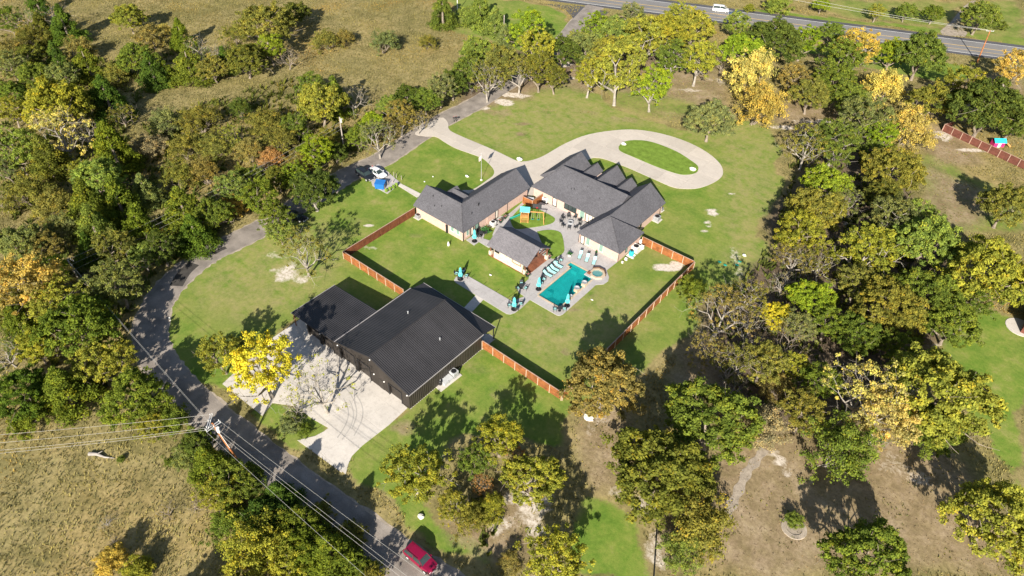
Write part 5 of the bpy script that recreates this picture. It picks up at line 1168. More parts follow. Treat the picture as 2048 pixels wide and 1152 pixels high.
        rad = .45+.5*r.random(len(cent)); L = clump_leaves(cent, rad, 62 if kind == 'scrub' else 90, r, .105 if kind == 'scrub' else .13, up=.6, shellp=.8)
    wood = mb.mesh(kind+'_wood'); wood.materials.append(M['bark'])
    leaves = leaf_mesh(kind+'_leaves', *L, r)
    P = L[0]; rho = float(np.percentile(np.hypot(P[:,0], P[:,1]), 93)); zc = float(np.median(P[:,2])); 
    return wood, leaves, rho, zc
KIT = {}
for kind, k in (('oak',5),('elm',5),('sparse',3),('bare',3),('cedar',4),('scrub',4),('brush',3)): KIT[kind] = [make_tree_meshes(kind, s) for s in range(k)]
KIT_PALE = {}
def pale(me):
    if me.name not in KIT_PALE: m2 = me.copy(); m2.materials[0] = M['bark_pale']; KIT_PALE[me.name] = m2
    return KIT_PALE[me.name]
COLS = dict(G=(.060,.090,.026), g=(.092,.130,.032), Y=(.172,.190,.042), y=(.135,.195,.028), L=(.125,.175,.055), O=(.130,.138,.045), B=(.155,.140,.062), A=(.30,.245,.085), T=(.33,.30,.13),
            R=(.25,.15,.09), S=(.115,.142,.070), C=(.055,.098,.024), c=(.092,.125,.024), W=(.20,.18,.13), Q=(.33,.325,.045), o=(.092,.108,.032))
CW = dict(G='dark green', g='green', Y='yellow-green', y='bright lime green', L='light green', O='olive', B='brown-olive', A='golden', T='pale yellow', R='rust-coloured', S='grey-green', C='deep green', c='mossy green', W='grey', Q='bright yellow', o='deep olive')
KW = dict(oak=('oak_tree','full-crowned oak'), elm=('leafy_tree','open-branched tree'), sparse=('sparse_tree','half-bare tree'), bare=('bare_tree','leafless tree'), cedar=('cedar_tree','cedar'), scrub=('scrub_tree','feathery scrub tree'), brush=('shrub','bushy shrub'))
CAT = dict(oak='tree', elm='tree', sparse='tree', bare='tree', cedar='tree', scrub='tree', brush='shrub')
TR = random.Random(5); TREES = []
def tree(px, py, rp, kind, col, where, group=None, zs=1.0, bark=None, base=None):
    """crown centre and radius as seen in the photograph; the foot is worked out on the ground"""
    wood, leaves, rho, zc = KIT[kind][TR.randrange(len(KIT[kind]))]
    s = 1.0
    for _ in range(6):
        if base: x, y = G(*base); d = depth(x, y, 0)
        else: x, y = G(px, py, zc*s*zs); d = depth(x, y, zc*s*zs)
        s = rp*d/F_PX/rho
    nm, kw = KW[kind]
    t_ = thing(nm, '%s %s %s' % (CW[col], kw, where), CAT[kind], (x, y, 0), TR.random()*6.28, group); s *= .97
    sc = (s*TR.uniform(.94,1.06), s*TR.uniform(.94,1.06), s*zs)
    w = wood if not (bark == 'p') else pale(wood)
    a = inst('trunk', w, t_); a.scale = sc; b_ = inst('crown', leaves, t_); b_.scale = sc
    c = COLS[col]; j = TR.uniform(1.32,1.62); b_.color = (c[0]*j*TR.uniform(1.0,1.12), c[1]*j, c[2]*j*TR.uniform(.6,.8), 1)
    TREES.append((x, y, s*rho)); return t_
W1, W2, W3, W4, W5, W6 = 'trees of the left wood', 'trees at the foot of the road', 'trees along the lane verge', 'trees on the front lawn', 'trees of the right-hand belt', 'trees beyond the highway'
INV = [
# ---- yard: apron, pool lawn and bottom middle
(522,722,66,'elm','Q','over the tip of the concrete apron',W3,1.2,'p'),(437,703,46,'elm','Y','between the lane bend and the yellow tree',W3,1.0,None),(470,700,26,'brush','O','tucked beneath the yellow apron tree',W3,.8,None),
(640,762,66,'bare','Y','with pale forked stems beside the concrete apron',W3,1.4,'p'),(590,800,34,'bare','O','at the back of the grassy apron tip',W3,1.1,'p'),(575,845,26,'brush','S','on the grassy tip between apron and lane',W3,.7,None),(605,860,18,'brush','g','lowest on the grassy apron tip',W3,.7,None),
(830,940,64,'elm','Y','on the lawn right of the apron mouth',W3,1.0,'p'),(905,1010,34,'elm','Y','over the bare verge below the apron',W3,1.0,'p'),(1000,870,46,'elm','Y','nearest the fence in the bottom clump',W3,1.1,None),(1030,905,26,'sparse','R','with dead red leaves in the bottom clump',W3,1.1,None),
(950,915,36,'elm','g','left of the dead red tree in the bottom clump',W3,1.0,None),(1065,950,60,'oak','Y','largest of the bottom clump',W3,1.1,None),(965,965,22,'sparse','R','small and dead below the bottom clump',W3,1.0,None),(940,1040,38,'scrub','O','on the bare ground by the lane edge',W3,1.0,None),
(985,1010,34,'scrub','Y','thin on the bare slope below the clump',W3,1.0,None),(1110,1110,66,'elm','Y','cut by the bottom edge beside the green lawn',W3,1.0,None),(1020,1120,26,'scrub','B','low in shade near the bottom edge',W3,1.0,None),
(1207,755,78,'oak','B','leaning over the near corner of the pool fence',W5,1.0,'p'),(1320,930,104,'oak','o','above the green lawn at the bottom',W5,1.0,None),(1430,830,98,'oak','g','largest in the middle of the right-hand woods',W5,1.0,None),(1300,905,40,'oak','O','at the shaded left side of the large green oak',W5,1.0,None),
(1390,1030,70,'scrub','O','drooping beside the dirt path',W5,1.3,None),(1370,1100,48,'scrub','L','thin at the bottom beside the wire fence',W5,1.2,None),(1330,960,36,'elm','Y','top of the low wire fence',W5,1.0,None),
(1745,1105,84,'oak','g','cut by the bottom edge under its own long shadow',W5,1.05,None),(2000,1030,92,'oak','Y','at the right edge on the brown slope',W5,1.05,None),(1588,1035,20,'brush','g','as a sapling inside the gravel ring',W5,.9,None),
# ---- right belt, lower half
(1740,760,84,'sparse','T','with thick pale twigs and yellow tips',W5,1.05,'p'),(1775,830,66,'elm','T','brightest yellow crown on the brown slope',W5,1.0,'p'),(1680,890,74,'scrub','g','with a long shadow on the brown slope',W5,1.3,'p'),(1885,775,104,'oak','Y','broad against the neighbour lawn',W5,1.0,None),
(1870,850,56,'oak','g','at the shaded foot of the broad yellow-green oak',W5,.9,None),(1610,820,46,'elm','O','left of the pale yellow tree',W5,1.1,None),(1640,760,40,'elm','g','between the pale yellow tree and the bare tangle',W5,1.1,None),(1530,850,52,'scrub','W','leafless-looking right of the large green oak',W5,1.2,None),
(1460,770,34,'bare','W','with white limbs in the dark hollow',W5,1.0,'p'),(1500,650,44,'bare','W','with a fan of pale twigs in the tangle',W5,1.1,'p'),(1580,680,44,'bare','B','of fine brown twigs beside the yellow-green one',W5,1.1,None),(1555,625,34,'oak','Q','small round crown in the grey tangle',W5,1.0,None),
(1440,620,72,'sparse','B','spreading pale limbs past the fence corner',W5,.95,'p'),(1490,580,50,'sparse','O','behind the fence corner tangle',W5,1.0,'p'),(1380,575,30,'brush','g','in shade against the outside of the fence corner',W5,1.0,None),(1420,700,46,'sparse','B','orange-tinged at the left of the tangle',W5,1.1,None),
(1470,710,48,'sparse','O','tall and thin in the middle of the tangle',W5,1.3,'p'),(1530,720,50,'elm','O','at the lower side of the grey tangle',W5,1.0,None),(1560,770,36,'scrub','B','low above the fork of the dirt path',W5,1.0,None),(1590,730,34,'elm','Y','right of the fine brown twigs',W5,1.0,None),
(1630,590,48,'oak','y','standing out in the middle of the belt',W5,1.0,None),(1660,640,36,'elm','g','on the lower flank of the lime-coloured crown',W5,1.0,None),(1600,650,34,'elm','S','grey-leafed below the lime-coloured crown',W5,1.0,'p'),(1720,560,44,'elm','O','between the lime crown and the large belt oak',W5,1.0,None),
(1780,600,72,'oak','O','largest in the centre of the right belt',W5,1.0,None),(1720,660,50,'oak','g','in front of the central belt oak',W5,1.0,None),(1860,580,66,'oak','g','whose branches touch the bare strip',W5,1.0,None),(1910,640,58,'oak','g','pointing at the neighbour patio',W5,1.0,None),(1800,690,40,'elm','g','behind the yellow-tipped twiggy tree',W5,1.0,None),
(1590,510,40,'sparse','B','with a white fork over the rocky gully',W5,1.0,'p'),(1600,460,50,'elm','Y','over the upper end of the rocky gully',W5,1.0,None),(1650,520,42,'sparse','O','right of the rocky gully',W5,1.0,'p'),(1570,560,30,'bare','W','small and grey in the rocky gully',W5,1.0,'p'),
(1745,495,60,'elm','Y','with a silvery trunk in the middle of the belt',W5,1.05,'p'),(1860,470,66,'oak','L','under the long shadows of the tan lawn',W5,1.0,None),(1840,430,44,'elm','L','at the left rim of the shaded tan lawn',W5,1.0,None),(1790,425,50,'elm','S','pale-limbed above the silvery trunk',W5,1.0,'p'),
(1985,530,84,'oak','Y','glowing at the right edge below the long shadow',W5,1.0,None),(2035,560,50,'oak','L','cut by the right edge above the neighbour lawn',W5,1.0,None),(2020,400,52,'oak','O','beside the lower end of the brown fence',W5,1.05,None),(1950,600,40,'elm','g','at the lower foot of the glowing edge tree',W5,.9,None),
# ---- right belt, upper half
(1640,410,56,'oak','O','with its trunk foot showing in the belt',W5,1.05,'p'),(1655,360,48,'oak','y','standing over the lawn shadow',W5,1.05,None),(1700,395,40,'sparse','S','silvery, between lime and olive crowns',W5,1.0,'p'),(1620,280,52,'sparse','O','nearest the sandy clearing',W5,1.0,'p'),(1675,275,52,'elm','g','with white limbs beside the shaded gully',W5,1.0,'p'),
(1790,330,58,'oak','O','mottled, beside the tan lawn',W5,1.05,None),(1765,262,36,'elm','y','small and vivid in the upper belt',W5,1.0,None),(1745,300,26,'elm','g','in shade below the small vivid tree',W5,1.0,None),(1820,245,48,'scrub','A','with a fan-shaped crown near the brown fence',W5,1.3,None),(1735,225,48,'elm','S','above the shaded gully',W5,1.0,None),
(1770,380,40,'oak','o','on the shaded side of the mottled oak',W5,1.0,None),(1510,140,52,'scrub','T','with a broomlike pale crown at the belt head',W5,1.5,None),(1520,200,54,'scrub','A','broom-shaped and amber above the sandy edge',W5,1.3,None),(1425,230,50,'oak','S','rounded, alone on the lawn below the drive loop',W4,1.0,None),
(1490,95,44,'oak','y','rounded beside the pale broom-shaped tree',W5,1.0,None),(1550,70,62,'oak','G','broad and dark before the highway',W5,.9,None),(1610,75,34,'elm','y','at the right of the broad dark oak',W5,1.0,None),(1475,45,28,'elm','L','hiding part of the highway',W5,1.1,None),(1590,150,34,'elm','B','rusty between the broom trees and the dark oak',W5,1.0,None),
(1625,180,40,'oak','O','above the sandy clearing of the belt',W5,1.1,None),(1670,150,42,'oak','g','with yellow drapes at the top of the belt',W5,1.1,None),(1690,110,44,'elm','g','just below the golden highway tree',W5,1.0,None),(1720,88,42,'elm','A','brightest gold beside the highway',W5,1.1,'p'),(1665,60,28,'oak','g','in front of the highway left of the gold tree',W5,1.0,None),
(1790,100,36,'oak','y','right beside the golden highway tree',W5,1.05,None),(1850,95,50,'oak','g','largest by the gravel track mouth',W5,1.1,None),(1770,170,50,'scrub','T','wide and faded in the middle of the upper belt',W5,1.1,None),(1700,190,40,'oak','g','left of the wide faded scrub',W5,1.0,None),(1870,195,44,'oak','O','left of the yellow-topped roadside tree',W5,1.05,None),
(1930,160,40,'elm','Y','beside the foot of the rusty pole',W5,1.05,None),(1985,200,74,'oak','G','darkest, over the brown fence and play house',W5,1.0,None),(2035,230,46,'oak','G','cut by the right edge beside the darkest oak',W5,1.0,None),(2030,128,38,'elm','A','cut by the right edge beside the highway',W5,1.05,'p'),(1905,195,26,'oak','g','at the left flank of the darkest oak',W5,1.0,None),
# ---- front trees
(1308,165,36,'elm','y','alone with a white trunk on the front lawn',W4,1.5,'p'),(1240,125,50,'elm','Y','tall with a forked white trunk on the front lawn',W4,1.6,'p'),(1180,140,32,'elm','Y','slim with twin white stems on the front lawn',W4,1.6,'p'),(1285,70,46,'elm','Y','behind the forked lawn tree',W4,1.2,'p'),(1330,55,48,'oak','Y','near the highway behind the front lawn',W4,1.1,None),
(1390,45,44,'oak','Y','next to the white van',W4,1.1,None),(1400,110,40,'elm','Y','over the bare ground above the lone round oak',W4,1.3,'p'),(1445,120,22,'bare','B','brown and small on the bare ground',W4,1.0,None),(1230,60,44,'oak','L','broad beside the road junction',W4,1.0,None),(1195,50,34,'elm','y','small and vivid below the junction',W4,1.1,None),
(1165,85,40,'oak','S','blue-green in the row below the junction',W4,1.1,None),(1125,95,40,'oak','G','dark in the row below the junction',W4,1.1,None),(1265,25,26,'elm','S','poking over the highway near the junction',W4,1.1,None),(1345,110,36,'elm','g','with twiggy limbs over the bare ground',W4,1.2,'p'),(1215,95,30,'elm','Y','behind the slim twin-stemmed tree',W4,1.2,None),(1360,20,22,'elm','Y','topmost against the highway',W4,1.1,None),
(1055,55,36,'elm','y','tall and glowing behind the pale pole',W3,1.7,None),(1075,90,34,'elm','Y','right of the glowing tall tree',W3,1.3,None),(1080,130,40,'oak','o','at the meeting of lane row and front lawn',W3,1.2,None),(1040,135,36,'sparse','O','with writhing pale limbs by the lane',W3,1.4,'p'),(1005,120,44,'oak','O','in the middle of the row along the lane',W3,1.2,'p'),
(975,145,36,'sparse','O','with bright white twin trunks by the lane',W3,1.7,'p'),(940,130,38,'oak','g','overhanging the far side of the lane',W3,1.1,None),(905,160,32,'oak','G','dark, where the lane leaves the trees',W3,1.1,None),(955,95,36,'oak','L','on the meadow side of the lane row',W3,1.0,None),(1110,150,26,'elm','o','low over the sandy gap in the row',W3,1.1,None),
(880,170,28,'elm','S','thin on the outer verge of the lane',W3,1.4,None),(850,195,32,'oak','g','leafy on the outer verge opposite the mailboxes',W3,1.0,None),(815,185,28,'oak','G','round on the outer verge near the meadow',W3,1.0,None),(800,225,30,'elm','B','olive-topped with twin stems by the drive mouth',W3,1.4,'p'),(835,235,22,'sparse','B','slim and bare-looking by the drive mouth',W3,1.6,'p'),
(755,265,38,'sparse','S','grey and multi-stemmed above the parked cars',W3,1.4,'p'),(775,255,26,'sparse','B','behind the grey multi-stemmed one',W3,1.4,'p'),(960,30,34,'cedar','L','in the hedge row near the road junction',W3,.9,None),(990,45,26,'cedar','L','second in the hedge row near the junction',W3,.9,None),(935,25,22,'brush','L','at the far end of the meadow hedge row',W3,1.0,None),(885,25,26,'cedar','g','pointed at the far edge of the meadow',W3,1.0,None),(1010,75,22,'cedar','S','small beside the pale thin pole',W3,.9,None),
(625,370,48,'oak','G','spreading over the lane by the dark car',W3,1.1,'p'),(520,390,38,'elm','g','nodding over the lane above its bend',W3,1.3,None),(550,430,34,'elm','g','lower twin of the nodding lane tree',W3,1.0,None),(605,490,52,'sparse','O','with grey spreading limbs inside the lane bend',W3,1.2,'p'),(560,460,28,'elm','L','beside the nodding lane trees',W3,.9,None),
# ---- meadow
(255,28,28,'oak','Y','alone on the upper meadow',W1,1.0,None),(530,38,48,'oak','O','broad on the upper meadow',W1,.95,None),(590,20,24,'oak','o','at the right flank of the broad meadow tree',W1,1.0,None),(655,75,26,'scrub','O','left of the two meadow thickets',W1,1.0,None),(765,80,26,'scrub','S','misty, alone mid-meadow',W1,1.0,None),(855,82,18,'scrub','O','small, alone at the right of the meadow',W1,1.0,None),
(690,70,20,'scrub','B','faint beside the meadow thicket',W1,1.0,None),(640,195,42,'oak','Y','largest of the clump on the meadow edge',W1,1.1,None),(670,200,30,'cedar','g','inside the clump on the meadow edge',W1,1.0,None),(705,185,28,'bare','W','with silver twigs on the meadow edge',W1,1.1,'p'),(620,165,24,'elm','g','topmost of the meadow edge clump',W1,1.0,None),
(745,240,28,'oak','y','on the outer verge left of the drive mouth',W3,1.0,None),(780,205,26,'oak','L','on the outer verge under the meadow',W3,1.0,None),(720,265,30,'oak','g','right of the pale pole on the verge',W3,1.0,None),(655,270,26,'scrub','O','left of the pale pole on the verge',W1,1.0,None),(670,300,22,'oak','G','dark at the foot of the pale pole',W1,1.0,None),(630,300,32,'elm','y','vivid left of the pale pole',W1,1.0,None),
# ---- left wood, top band
(15,35,26,'elm','g','in the top left corner',W1,1.0,None),(50,40,34,'bare','W','grey thicket in the top left corner',W1,1.0,None),(75,10,22,'cedar','C','dark by the top edge at left',W1,1.0,None),(105,25,26,'bare','W','with thin white stems by the top edge',W1,1.2,'p'),(62,68,28,'scrub','O','under the grey corner thicket',W1,1.0,None),
(130,55,28,'cedar','C','with a long shadow on the upper meadow',W1,1.0,None),(85,60,22,'cedar','o','behind the long-shadowed cedar',W1,1.0,None),(25,95,30,'scrub','B','brown-leafed at the left edge',W1,1.0,None),(60,105,26,'oak','o','dark near the left edge',W1,1.0,None),(150,95,28,'scrub','B','in the shadow strip of the upper meadow',W1,1.0,None),
(20,125,28,'elm','S','grey-green at the left edge',W1,1.0,None),(65,145,30,'oak','g','over the big yellow-green crown',W1,1.0,None),(112,115,20,'cedar','C','small and bright above the sage-coloured tree',W1,1.0,None),(122,145,30,'oak','S','sage-coloured in the upper wood',W1,1.0,None),(178,140,32,'cedar','c','mossy in the middle of the upper wood',W1,.9,None),
(230,140,26,'scrub','O','between the mossy cedar and the meadow notch',W1,1.0,None),(300,70,30,'scrub','B','spiky on the upper meadow notch',W1,1.0,None),(330,60,18,'scrub','T','faded beside the upper meadow notch',W1,1.0,None),(270,108,34,'oak','g','with a yellow head above the meadow notch',W1,1.0,None),(305,145,26,'cedar','C','dark green pointing into the meadow notch',W1,1.0,None),
(335,150,18,'cedar','c','small at the end of the meadow notch',W1,1.0,None),(362,72,22,'cedar','c','bright spire beside the grey thicket',W1,1.0,None),(395,95,30,'bare','W','long silver thicket of the upper wood',W1,1.2,'p'),(430,100,22,'bare','W','right end of the silver thicket',W1,1.2,'p'),(380,140,34,'cedar','c','broad below the silver thicket',W1,.85,None),
(425,130,28,'oak','O','olive below the silver thicket end',W1,1.0,None),(450,125,20,'cedar','C','dark beside the meadow under the thicket',W1,1.0,None),(470,65,26,'scrub','O','hazy above the silver thicket',W1,1.0,None),(490,110,34,'oak','o','on the meadow rim below the broad tree',W1,1.0,None),(540,90,26,'elm','y','vivid under the broad meadow tree',W1,1.0,None),
(575,110,24,'bare','W','bluish twigs under the broad meadow tree',W1,1.0,None),(20,180,26,'oak','g','halfway up the left edge',W1,1.0,None),(20,215,26,'elm','Y','leaf-bright on the left edge',W1,1.0,None),(105,195,56,'oak','Y','biggest crown of the upper wood',W1,1.0,None),(165,205,30,'oak','o','in shade beside the biggest crown',W1,1.0,None),
(215,200,32,'cedar','C','tall where the meadow corner begins',W1,1.0,None),(240,225,24,'sparse','O','twiggy at the meadow corner',W1,1.0,None),(115,255,54,'sparse','T','pale with bleached limbs below the biggest crown',W1,1.0,'p'),(25,290,40,'elm','L','pale at the left edge below the bleached limbs',W1,1.0,None),(165,260,30,'bare','W','with long white limbs in the upper wood',W1,.9,'p'),
(95,320,36,'cedar','o','mossy under the bleached limbs',W1,.9,None),(10,330,26,'elm','S','grey-leafed on the left edge',W1,1.0,None),(225,300,38,'cedar','c','bright spire above the dark hollow',W1,1.0,None),(195,345,42,'oak','L','fresh and rounded above the dark hollow',W1,1.0,None),(160,340,24,'elm','Y','left of the fresh rounded crown',W1,1.0,None),
(60,380,46,'scrub','O','straw-tinged over the left clearing',W1,1.0,None),(115,400,40,'scrub','O','on the slope of the left clearing',W1,1.0,None),(130,450,36,'scrub','S','by the dark gap of the wood',W1,1.0,None),(40,480,44,'oak','S','grey-green below the left clearing',W1,1.0,None),(85,490,30,'elm','B','brownish beside the dark gap',W1,1.0,None),(5,400,20,'bare','W','with silver twigs on the left edge',W1,1.0,'p'),
(290,385,26,'cedar','S','small in the middle of the dark hollow',W1,1.0,None),(180,420,44,'cedar','c','tall in the middle of the wood',W1,1.0,None),(240,410,40,'cedar','c','right of the dark hollow',W1,1.0,None),(190,460,38,'cedar','g','lower among the tall cedars',W1,1.0,None),(280,460,36,'cedar','c','nearest the wires of the grey pole',W1,.9,None),
(225,490,36,'elm','O','above the grey pole',W1,1.0,None),(180,500,26,'cedar','C','dark beside the top of the grey pole',W1,1.0,None),(230,560,42,'elm','S','between the grey pole and the lane',W1,1.1,None),(320,490,32,'elm','G','over the shaded lane shoulder',W1,1.0,None),(310,470,20,'brush','A','yellow sumac-like above the lane shoulder',W1,.9,None),
(285,510,26,'elm','L','with white stems left of the lane bend',W1,1.0,'p'),(370,430,40,'cedar','c','tall beside the lane above its bend',W1,1.0,None),(420,420,36,'oak','g','overhanging the dry lane verge',W1,1.0,None),(390,470,34,'cedar','C','lowest beside the dry lane verge',W1,.9,None),(440,425,22,'brush','A','yellow sumac-like beside the lane verge',W1,.9,None),(470,405,24,'brush','A','orange-tinged sumac-like by the lane verge',W1,.9,None),
(410,340,34,'scrub','B','tan in the scrub above the lane',W1,1.0,None),(350,350,32,'scrub','O','above the dark hollow in the scrub',W1,1.0,None),(460,370,30,'elm','L','leafy behind the sumac-like shrubs',W1,1.0,None),(500,350,26,'oak','g','above the nodding lane tree',W1,1.0,None),(555,350,28,'oak','o','dark behind the spreading lane oak',W1,1.0,None),
(330,240,34,'scrub','S','misty on the meadow rim',W1,1.0,None),(400,235,36,'scrub','O','feathered above the scrub slope',W1,1.0,None),(370,290,34,'scrub','O','mid-slope in the scrub',W1,1.0,None),(430,285,32,'scrub','O','beside the twiggy gap of the scrub',W1,1.0,None),(460,265,24,'sparse','Y','with an upright fork in the scrub',W1,1.1,None),
(300,285,28,'scrub','W','silvery at the left of the scrub',W1,1.0,None),(480,215,26,'scrub','G','shadowed on the meadow rim',W1,1.0,None),(530,235,30,'scrub','O','above the fallen twigs of the scrub',W1,1.0,None),(500,300,34,'scrub','B','tawny in the middle of the scrub',W1,1.0,None),(560,280,32,'scrub','O','right of the tawny scrub',W1,1.0,None),
(590,245,26,'elm','g','under the meadow edge clump',W1,1.0,None),(600,320,28,'scrub','B','brown before the spreading lane oak',W1,1.0,None),(520,340,24,'bare','W','with white twigs above the nodding tree',W1,1.0,'p'),(545,310,26,'scrub','R','orange-tinged in the scrub',W1,1.0,None),(585,350,24,'elm','y','vivid above the spreading lane oak',W1,1.0,None),
# ---- lower left wood
(50,560,58,'elm','A','amber-topped at the left edge of the lower wood',W1,1.05,None),(95,540,30,'elm','y','vivid patch beside the amber-topped tree',W1,1.0,None),(110,600,44,'elm','Y','between the amber top and the green mass',W1,1.0,None),(20,610,36,'elm','O','on the left edge under the amber top',W1,1.0,None),(150,640,64,'oak','g','largest crown of the lower wood',W1,1.0,None),
(185,600,32,'oak','g','on the lane side of the largest lower crown',W1,1.0,None),(40,650,36,'cedar','c','mossy at the left of the lower wood',W1,.9,None),(70,690,34,'elm','Y','pale yellow beside the white bare tree',W1,1.0,None),(10,700,34,'bare','W','with a white spray of limbs on the left edge',W1,1.0,'p'),(65,745,28,'bare','W','with white limbs below the pale yellow crown',W1,.9,'p'),
(185,720,40,'elm','Y','yellowing towards the lane bend',W1,1.0,None),(235,715,34,'elm','Y','nearest the lane bend in the lower wood',W1,1.0,None),(265,785,56,'oak','g','solid and rounded beside the lane',W1,1.0,None),(130,780,44,'cedar','c','mossy above the brown field',W1,.85,None),(30,780,50,'oak','C','shaded at the left edge above the field',W1,.9,None),(60,830,36,'brush','c','rounded at the edge of the brown field',W1,.9,None),
(330,840,34,'brush','g','between the rounded tree and the orange pole',W2,1.0,None),(300,850,26,'elm','Y','under the wires at the field corner',W2,.9,None),(370,905,28,'brush','S','below the orange pole',W2,1.0,None),(420,930,38,'cedar','c','yellow-mossy below the orange pole',W2,.9,None),(465,960,36,'elm','g','right of the orange pole foot',W2,.9,None),
(435,985,34,'elm','Y','between the field and the wires',W2,.9,None),(505,965,20,'brush','G','on the shaded lane verge',W2,1.0,None),(560,1000,40,'cedar','C','dark under the wires',W2,.8,None),(450,1045,34,'brush','g','green by the brown field edge',W2,1.0,None),(500,1085,60,'scrub','Y','big and feathery beside the brown field',W2,1.3,None),
(600,1050,40,'elm','c','under the wires near the bottom',W2,.9,None),(640,1020,26,'brush','O','on the lane verge under the wires',W2,1.0,None),(660,1110,52,'cedar','c','broad at the bottom under the wires',W2,.8,None),(580,1125,40,'elm','Y','by the bottom edge beside the feathery tree',W2,.9,None),(700,1060,26,'brush','O','lowest on the shaded lane verge',W2,1.0,None),(735,1135,22,'brush','g','by the bottom edge beside the lane',W2,1.0,None),
(230,1120,30,'brush','A','at the bottom of the brown field',W2,1.0,None),(265,1140,28,'brush','Y','cut by the bottom edge of the brown field',W2,1.0,None),(335,1020,24,'bare','B','twiggy dead on the brown field',W2,.6,None),(385,1010,22,'bare','W','fine dead beside the field shadow',W2,.6,None),(212,1045,16,'bare','W','small and silver on the brown field',W2,.5,'p'),(225,1080,14,'bare','B','low and brown on the brown field',W2,.5,None),
(240,917,7,'brush','g','tiny at the end of the fallen log',W2,1.0,None),(335,925,9,'brush','g','tiny on the brown field near the wood',W2,1.0,None),
(500,945,22,'oak','g','first on the lane verge under the wires',W2,1.2,None),(556,992,24,'oak','G','second on the lane verge under the wires',W2,1.2,None),(603,1034,23,'elm','g','where the wires cross the shaded verge',W2,1.3,None),(648,1074,24,'oak','o','beside the middle of the shaded lane',W2,1.2,None),(696,1116,24,'oak','g','opposite the red car on the verge',W2,1.2,None),(745,1158,24,'elm','O','nearest the red car under the wires',W2,1.2,None),
(395,880,30,'oak','G','at the foot of the orange pole by the lane',W2,1.1,None),(610,1090,46,'oak','c','deep in the wires wood near the bottom',W2,1.0,None),(530,1030,40,'oak','C','between the feathery tree and the wires',W2,1.0,None),
# ---- beyond the highway
(1560,6,30,'brush','L','behind the highway left of the track',W6,1.0,None),(1645,5,18,'oak','y','round beyond the highway',W6,1.0,None),(1755,20,16,'elm','Y','thin and alone beyond the highway',W6,1.0,None),(1815,18,22,'oak','g','left of the gravel track',W6,1.0,None),(1870,22,22,'oak','g','beside the gravel track',W6,1.0,None),(1965,25,36,'oak','g','largest beyond the highway',W6,1.0,None),(2003,50,14,'brush','g','small at the foot of the largest far tree',W6,1.0,None),(1500,15,12,'brush','Y','low on the far highway verge',W6,1.0,None),
]
for (px, py, rp, kind, col, where, group, zs, bark) in INV:
    if group in (W1, W2): rp *= 1.16
    if group == W4 or (group == W3 and zs > 1.35 and py < 300): zs = 1+(zs-1)*.5
    tree(px, py, rp, kind, col, where, group, zs, bark)
# trees just outside the bottom of the view, whose shadows fall into it
for (px, py, rp, kind, col, where) in ((330,1265,70,'oak','G','below the frame, shading the brown field'),(450,1260,80,'oak','g','below the frame beside the feathery tree'),(850,1260,50,'elm','g','below the frame on the lane verge'),(930,1290,70,'oak','O','below the frame shading the lane end')):
    tree(px, py, rp, kind, col, where, 'trees just outside the view')

# ================================================================ GROUND COVER
def paved(x, y):
    m = np.zeros(x.shape, bool)
    for P in (APRON, DRIVE, PATIO, PG((735,338),(757,328),(801,366),(775,388),(745,372))): m |= inside(x, y, P)
    lx_ = np.array([(p[0], p[1]) for p in LANE]); 
    for i in range(0, len(lx_), 2): m |= (x-lx_[i,0])**2+(y-lx_[i,1])**2 < 3.6**2
    m |= (x > -89) & (x < -36.5) & (y > 44) & (y < 118); 
    d = (x-h0.x)*hn.x+(y-h0.y)*hn.y; m |= (d > HC-HWID/2-.5) & (d < HC+HWID/2+.5)
    return m
def in_view(x, y, marg=60):
    dx = np.stack([x, y, np.full(x.shape, -CAM_H)], -1); cz = dx@np.array(CF); cx_ = dx@np.array(CX)/cz*F_PX+1024; cy_ = dx@np.array(CD)/cz*F_PX+576
    return (cz > 5) & (cx_ > -marg) & (cx_ < 2048+marg) & (cy_ > -marg) & (cy_ < 1152+marg)
def sample(arr, x, y):
    i = np.clip(((x-GX0)/GS).astype(int), 0, nx-1); j = np.clip(((y-GY0)/GS).astype(int), 0, ny-1); return arr[j, i]
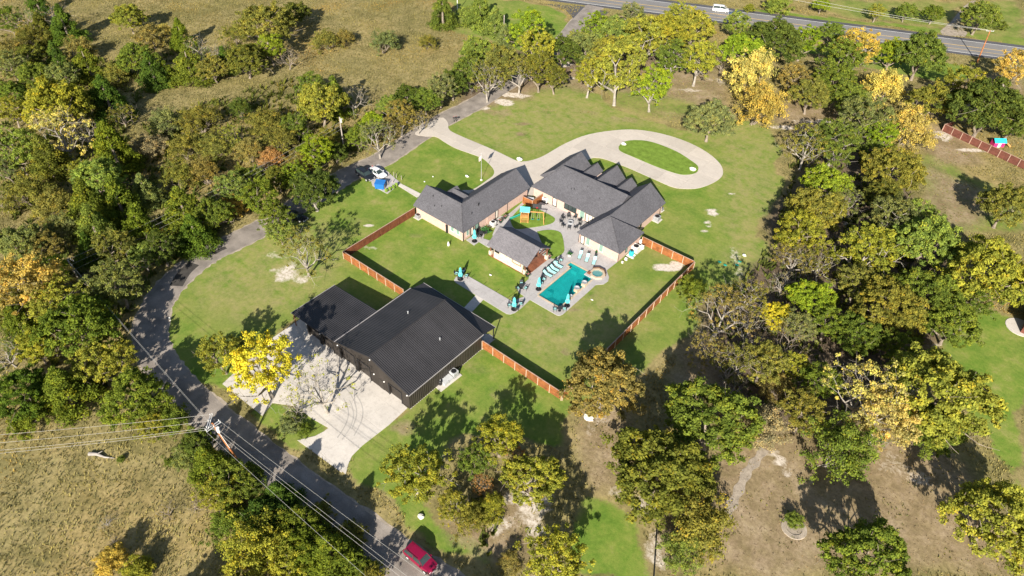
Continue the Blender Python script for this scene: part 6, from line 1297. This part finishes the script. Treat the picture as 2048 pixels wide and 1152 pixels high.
def scatter_blades(name, label, n, size, h, keep, cols, seed, blades=3, lean=.5):
    r = np.random.default_rng(seed); x = r.uniform(-290, 50, n); y = r.uniform(-30, 320, n)
    k = in_view(x, y) & ~paved(x, y); x, y = x[k], y[k]; k = keep(x, y, r); x, y = x[k], y[k]; m_ = len(x)
    a = r.random((m_, blades))*6.28; hh = h*(.5+r.random((m_, blades))); ww = size*(.6+.8*r.random((m_, blades)))
    cx_ = x[:,None]+r.normal(size=(m_,blades))*size*.5; cy_ = y[:,None]+r.normal(size=(m_,blades))*size*.5
    lx_ = np.cos(a)*lean*hh; ly_ = np.sin(a)*lean*hh; wx_ = -np.sin(a)*ww/2; wy_ = np.cos(a)*ww/2; z0 = np.full(a.shape, -.02)
    P = np.stack([np.stack([cx_-wx_, cy_-wy_, z0], -1), np.stack([cx_+wx_, cy_+wy_, z0], -1), np.stack([cx_+lx_+wx_*.5, cy_+ly_+wy_*.5, hh], -1), np.stack([cx_+lx_-wx_*.7, cy_+ly_-wy_*.7, hh*.9], -1)], 2).reshape(-1, 3)
    N = m_*blades; me = bpy.data.meshes.new(name); me.vertices.add(4*N); me.vertices.foreach_set('co', P.ravel()); me.loops.add(4*N); me.loops.foreach_set('vertex_index', np.arange(4*N, dtype=np.int32))
    me.polygons.add(N); me.polygons.foreach_set('loop_start', np.arange(N, dtype=np.int32)*4); me.update(calc_edges=True)
    at = me.color_attributes.new('leaf', 'FLOAT_COLOR', 'POINT'); d = np.ones((4*N,4), np.float32); big = vnoise(x, y, 6, seed+3); v = np.clip(.25+.5*big[:,None]+(r.random((m_,blades))-.5)*.7, 0, 1); d[:,0] = np.repeat(v.ravel(), 4)
    hu = np.clip(vnoise(x, y, 11, seed+8)[:,None]*.7+r.random((m_,blades))*.4, 0, 1); d[:,1] = np.repeat(hu.ravel(), 4); at.data.foreach_set('color', d.ravel())
    me.materials.append(M['leaf']); o = finish(bpy.data.objects.new(name, me)); o.color = (*cols, 1); tag(o, label, kind='stuff'); return o
meadow_k = lambda x, y, r: (sample(ZL, x, y) < .25) & (sample(ZD, x, y) < .35) & (sample(ZT, x, y) < .4) & (r.random(x.shape) < .35+.9*vnoise(x, y, 2.5, 77))
scatter_blades('tall_grass', 'tall dry straw-coloured grass of the meadow and the brown field', 950000, .12, .20, meadow_k, (.25,.225,.10), 5, 2, .9)
W_L = inside  # wood polygons where low growth fills the floor under the trees
WOOD = [PG((0,60),(100,100),(180,120),(330,110),(480,90),(560,110),(560,130),(460,145),(340,175),(290,190),(260,250),(240,280),(330,230),(430,200),(600,150),(720,210),(800,200),(870,200),(760,290),(640,350),(560,390),(460,450),(350,520),(290,600),(270,680),(330,780),(420,860),(330,870),(200,800),(150,830),(0,860)),
        PG((330,840),(420,880),(560,985),(700,1090),(780,1152),(460,1152),(440,1050),(420,980)),
        PG((1420,600),(1540,500),(1560,420),(1600,270),(1780,260),(1830,420),(1900,540),(1880,640),(1840,690),(1700,820),(1560,860),(1440,780)),
        PG((930,1000),(980,960),(1010,1100),(960,1120))]
def wood_k(dens):
    def f(x, y, r):
        m = np.zeros(x.shape, bool)
        for w in WOOD: m |= inside(x, y, w)
        return m & (r.random(x.shape) < dens*vnoise(x, y, 4, 31)*1.8)
    return f
scatter_blades('undergrowth', 'low green and olive growth on the floor of the woods', 60000, .42, .75, wood_k(.8), (.095,.115,.028), 9, 5, .8)
scatter_blades('dead_leaves', 'fallen leaves and twigs under the tree belts', 150000, .13, .06, lambda x, y, r: (sample(ZT, x, y) > .3) | (sample(ZD, x, y) > .4), (.27,.20,.13), 12, 2, 2.2)
scatter_blades('dry_grass', 'short dry grass tufts on the bare slopes', 90000, .16, .14, lambda x, y, r: (sample(ZD, x, y) > .4) & (vnoise(x, y, 3.5, 55) > .5), (.20,.19,.075), 15, 3, .8)
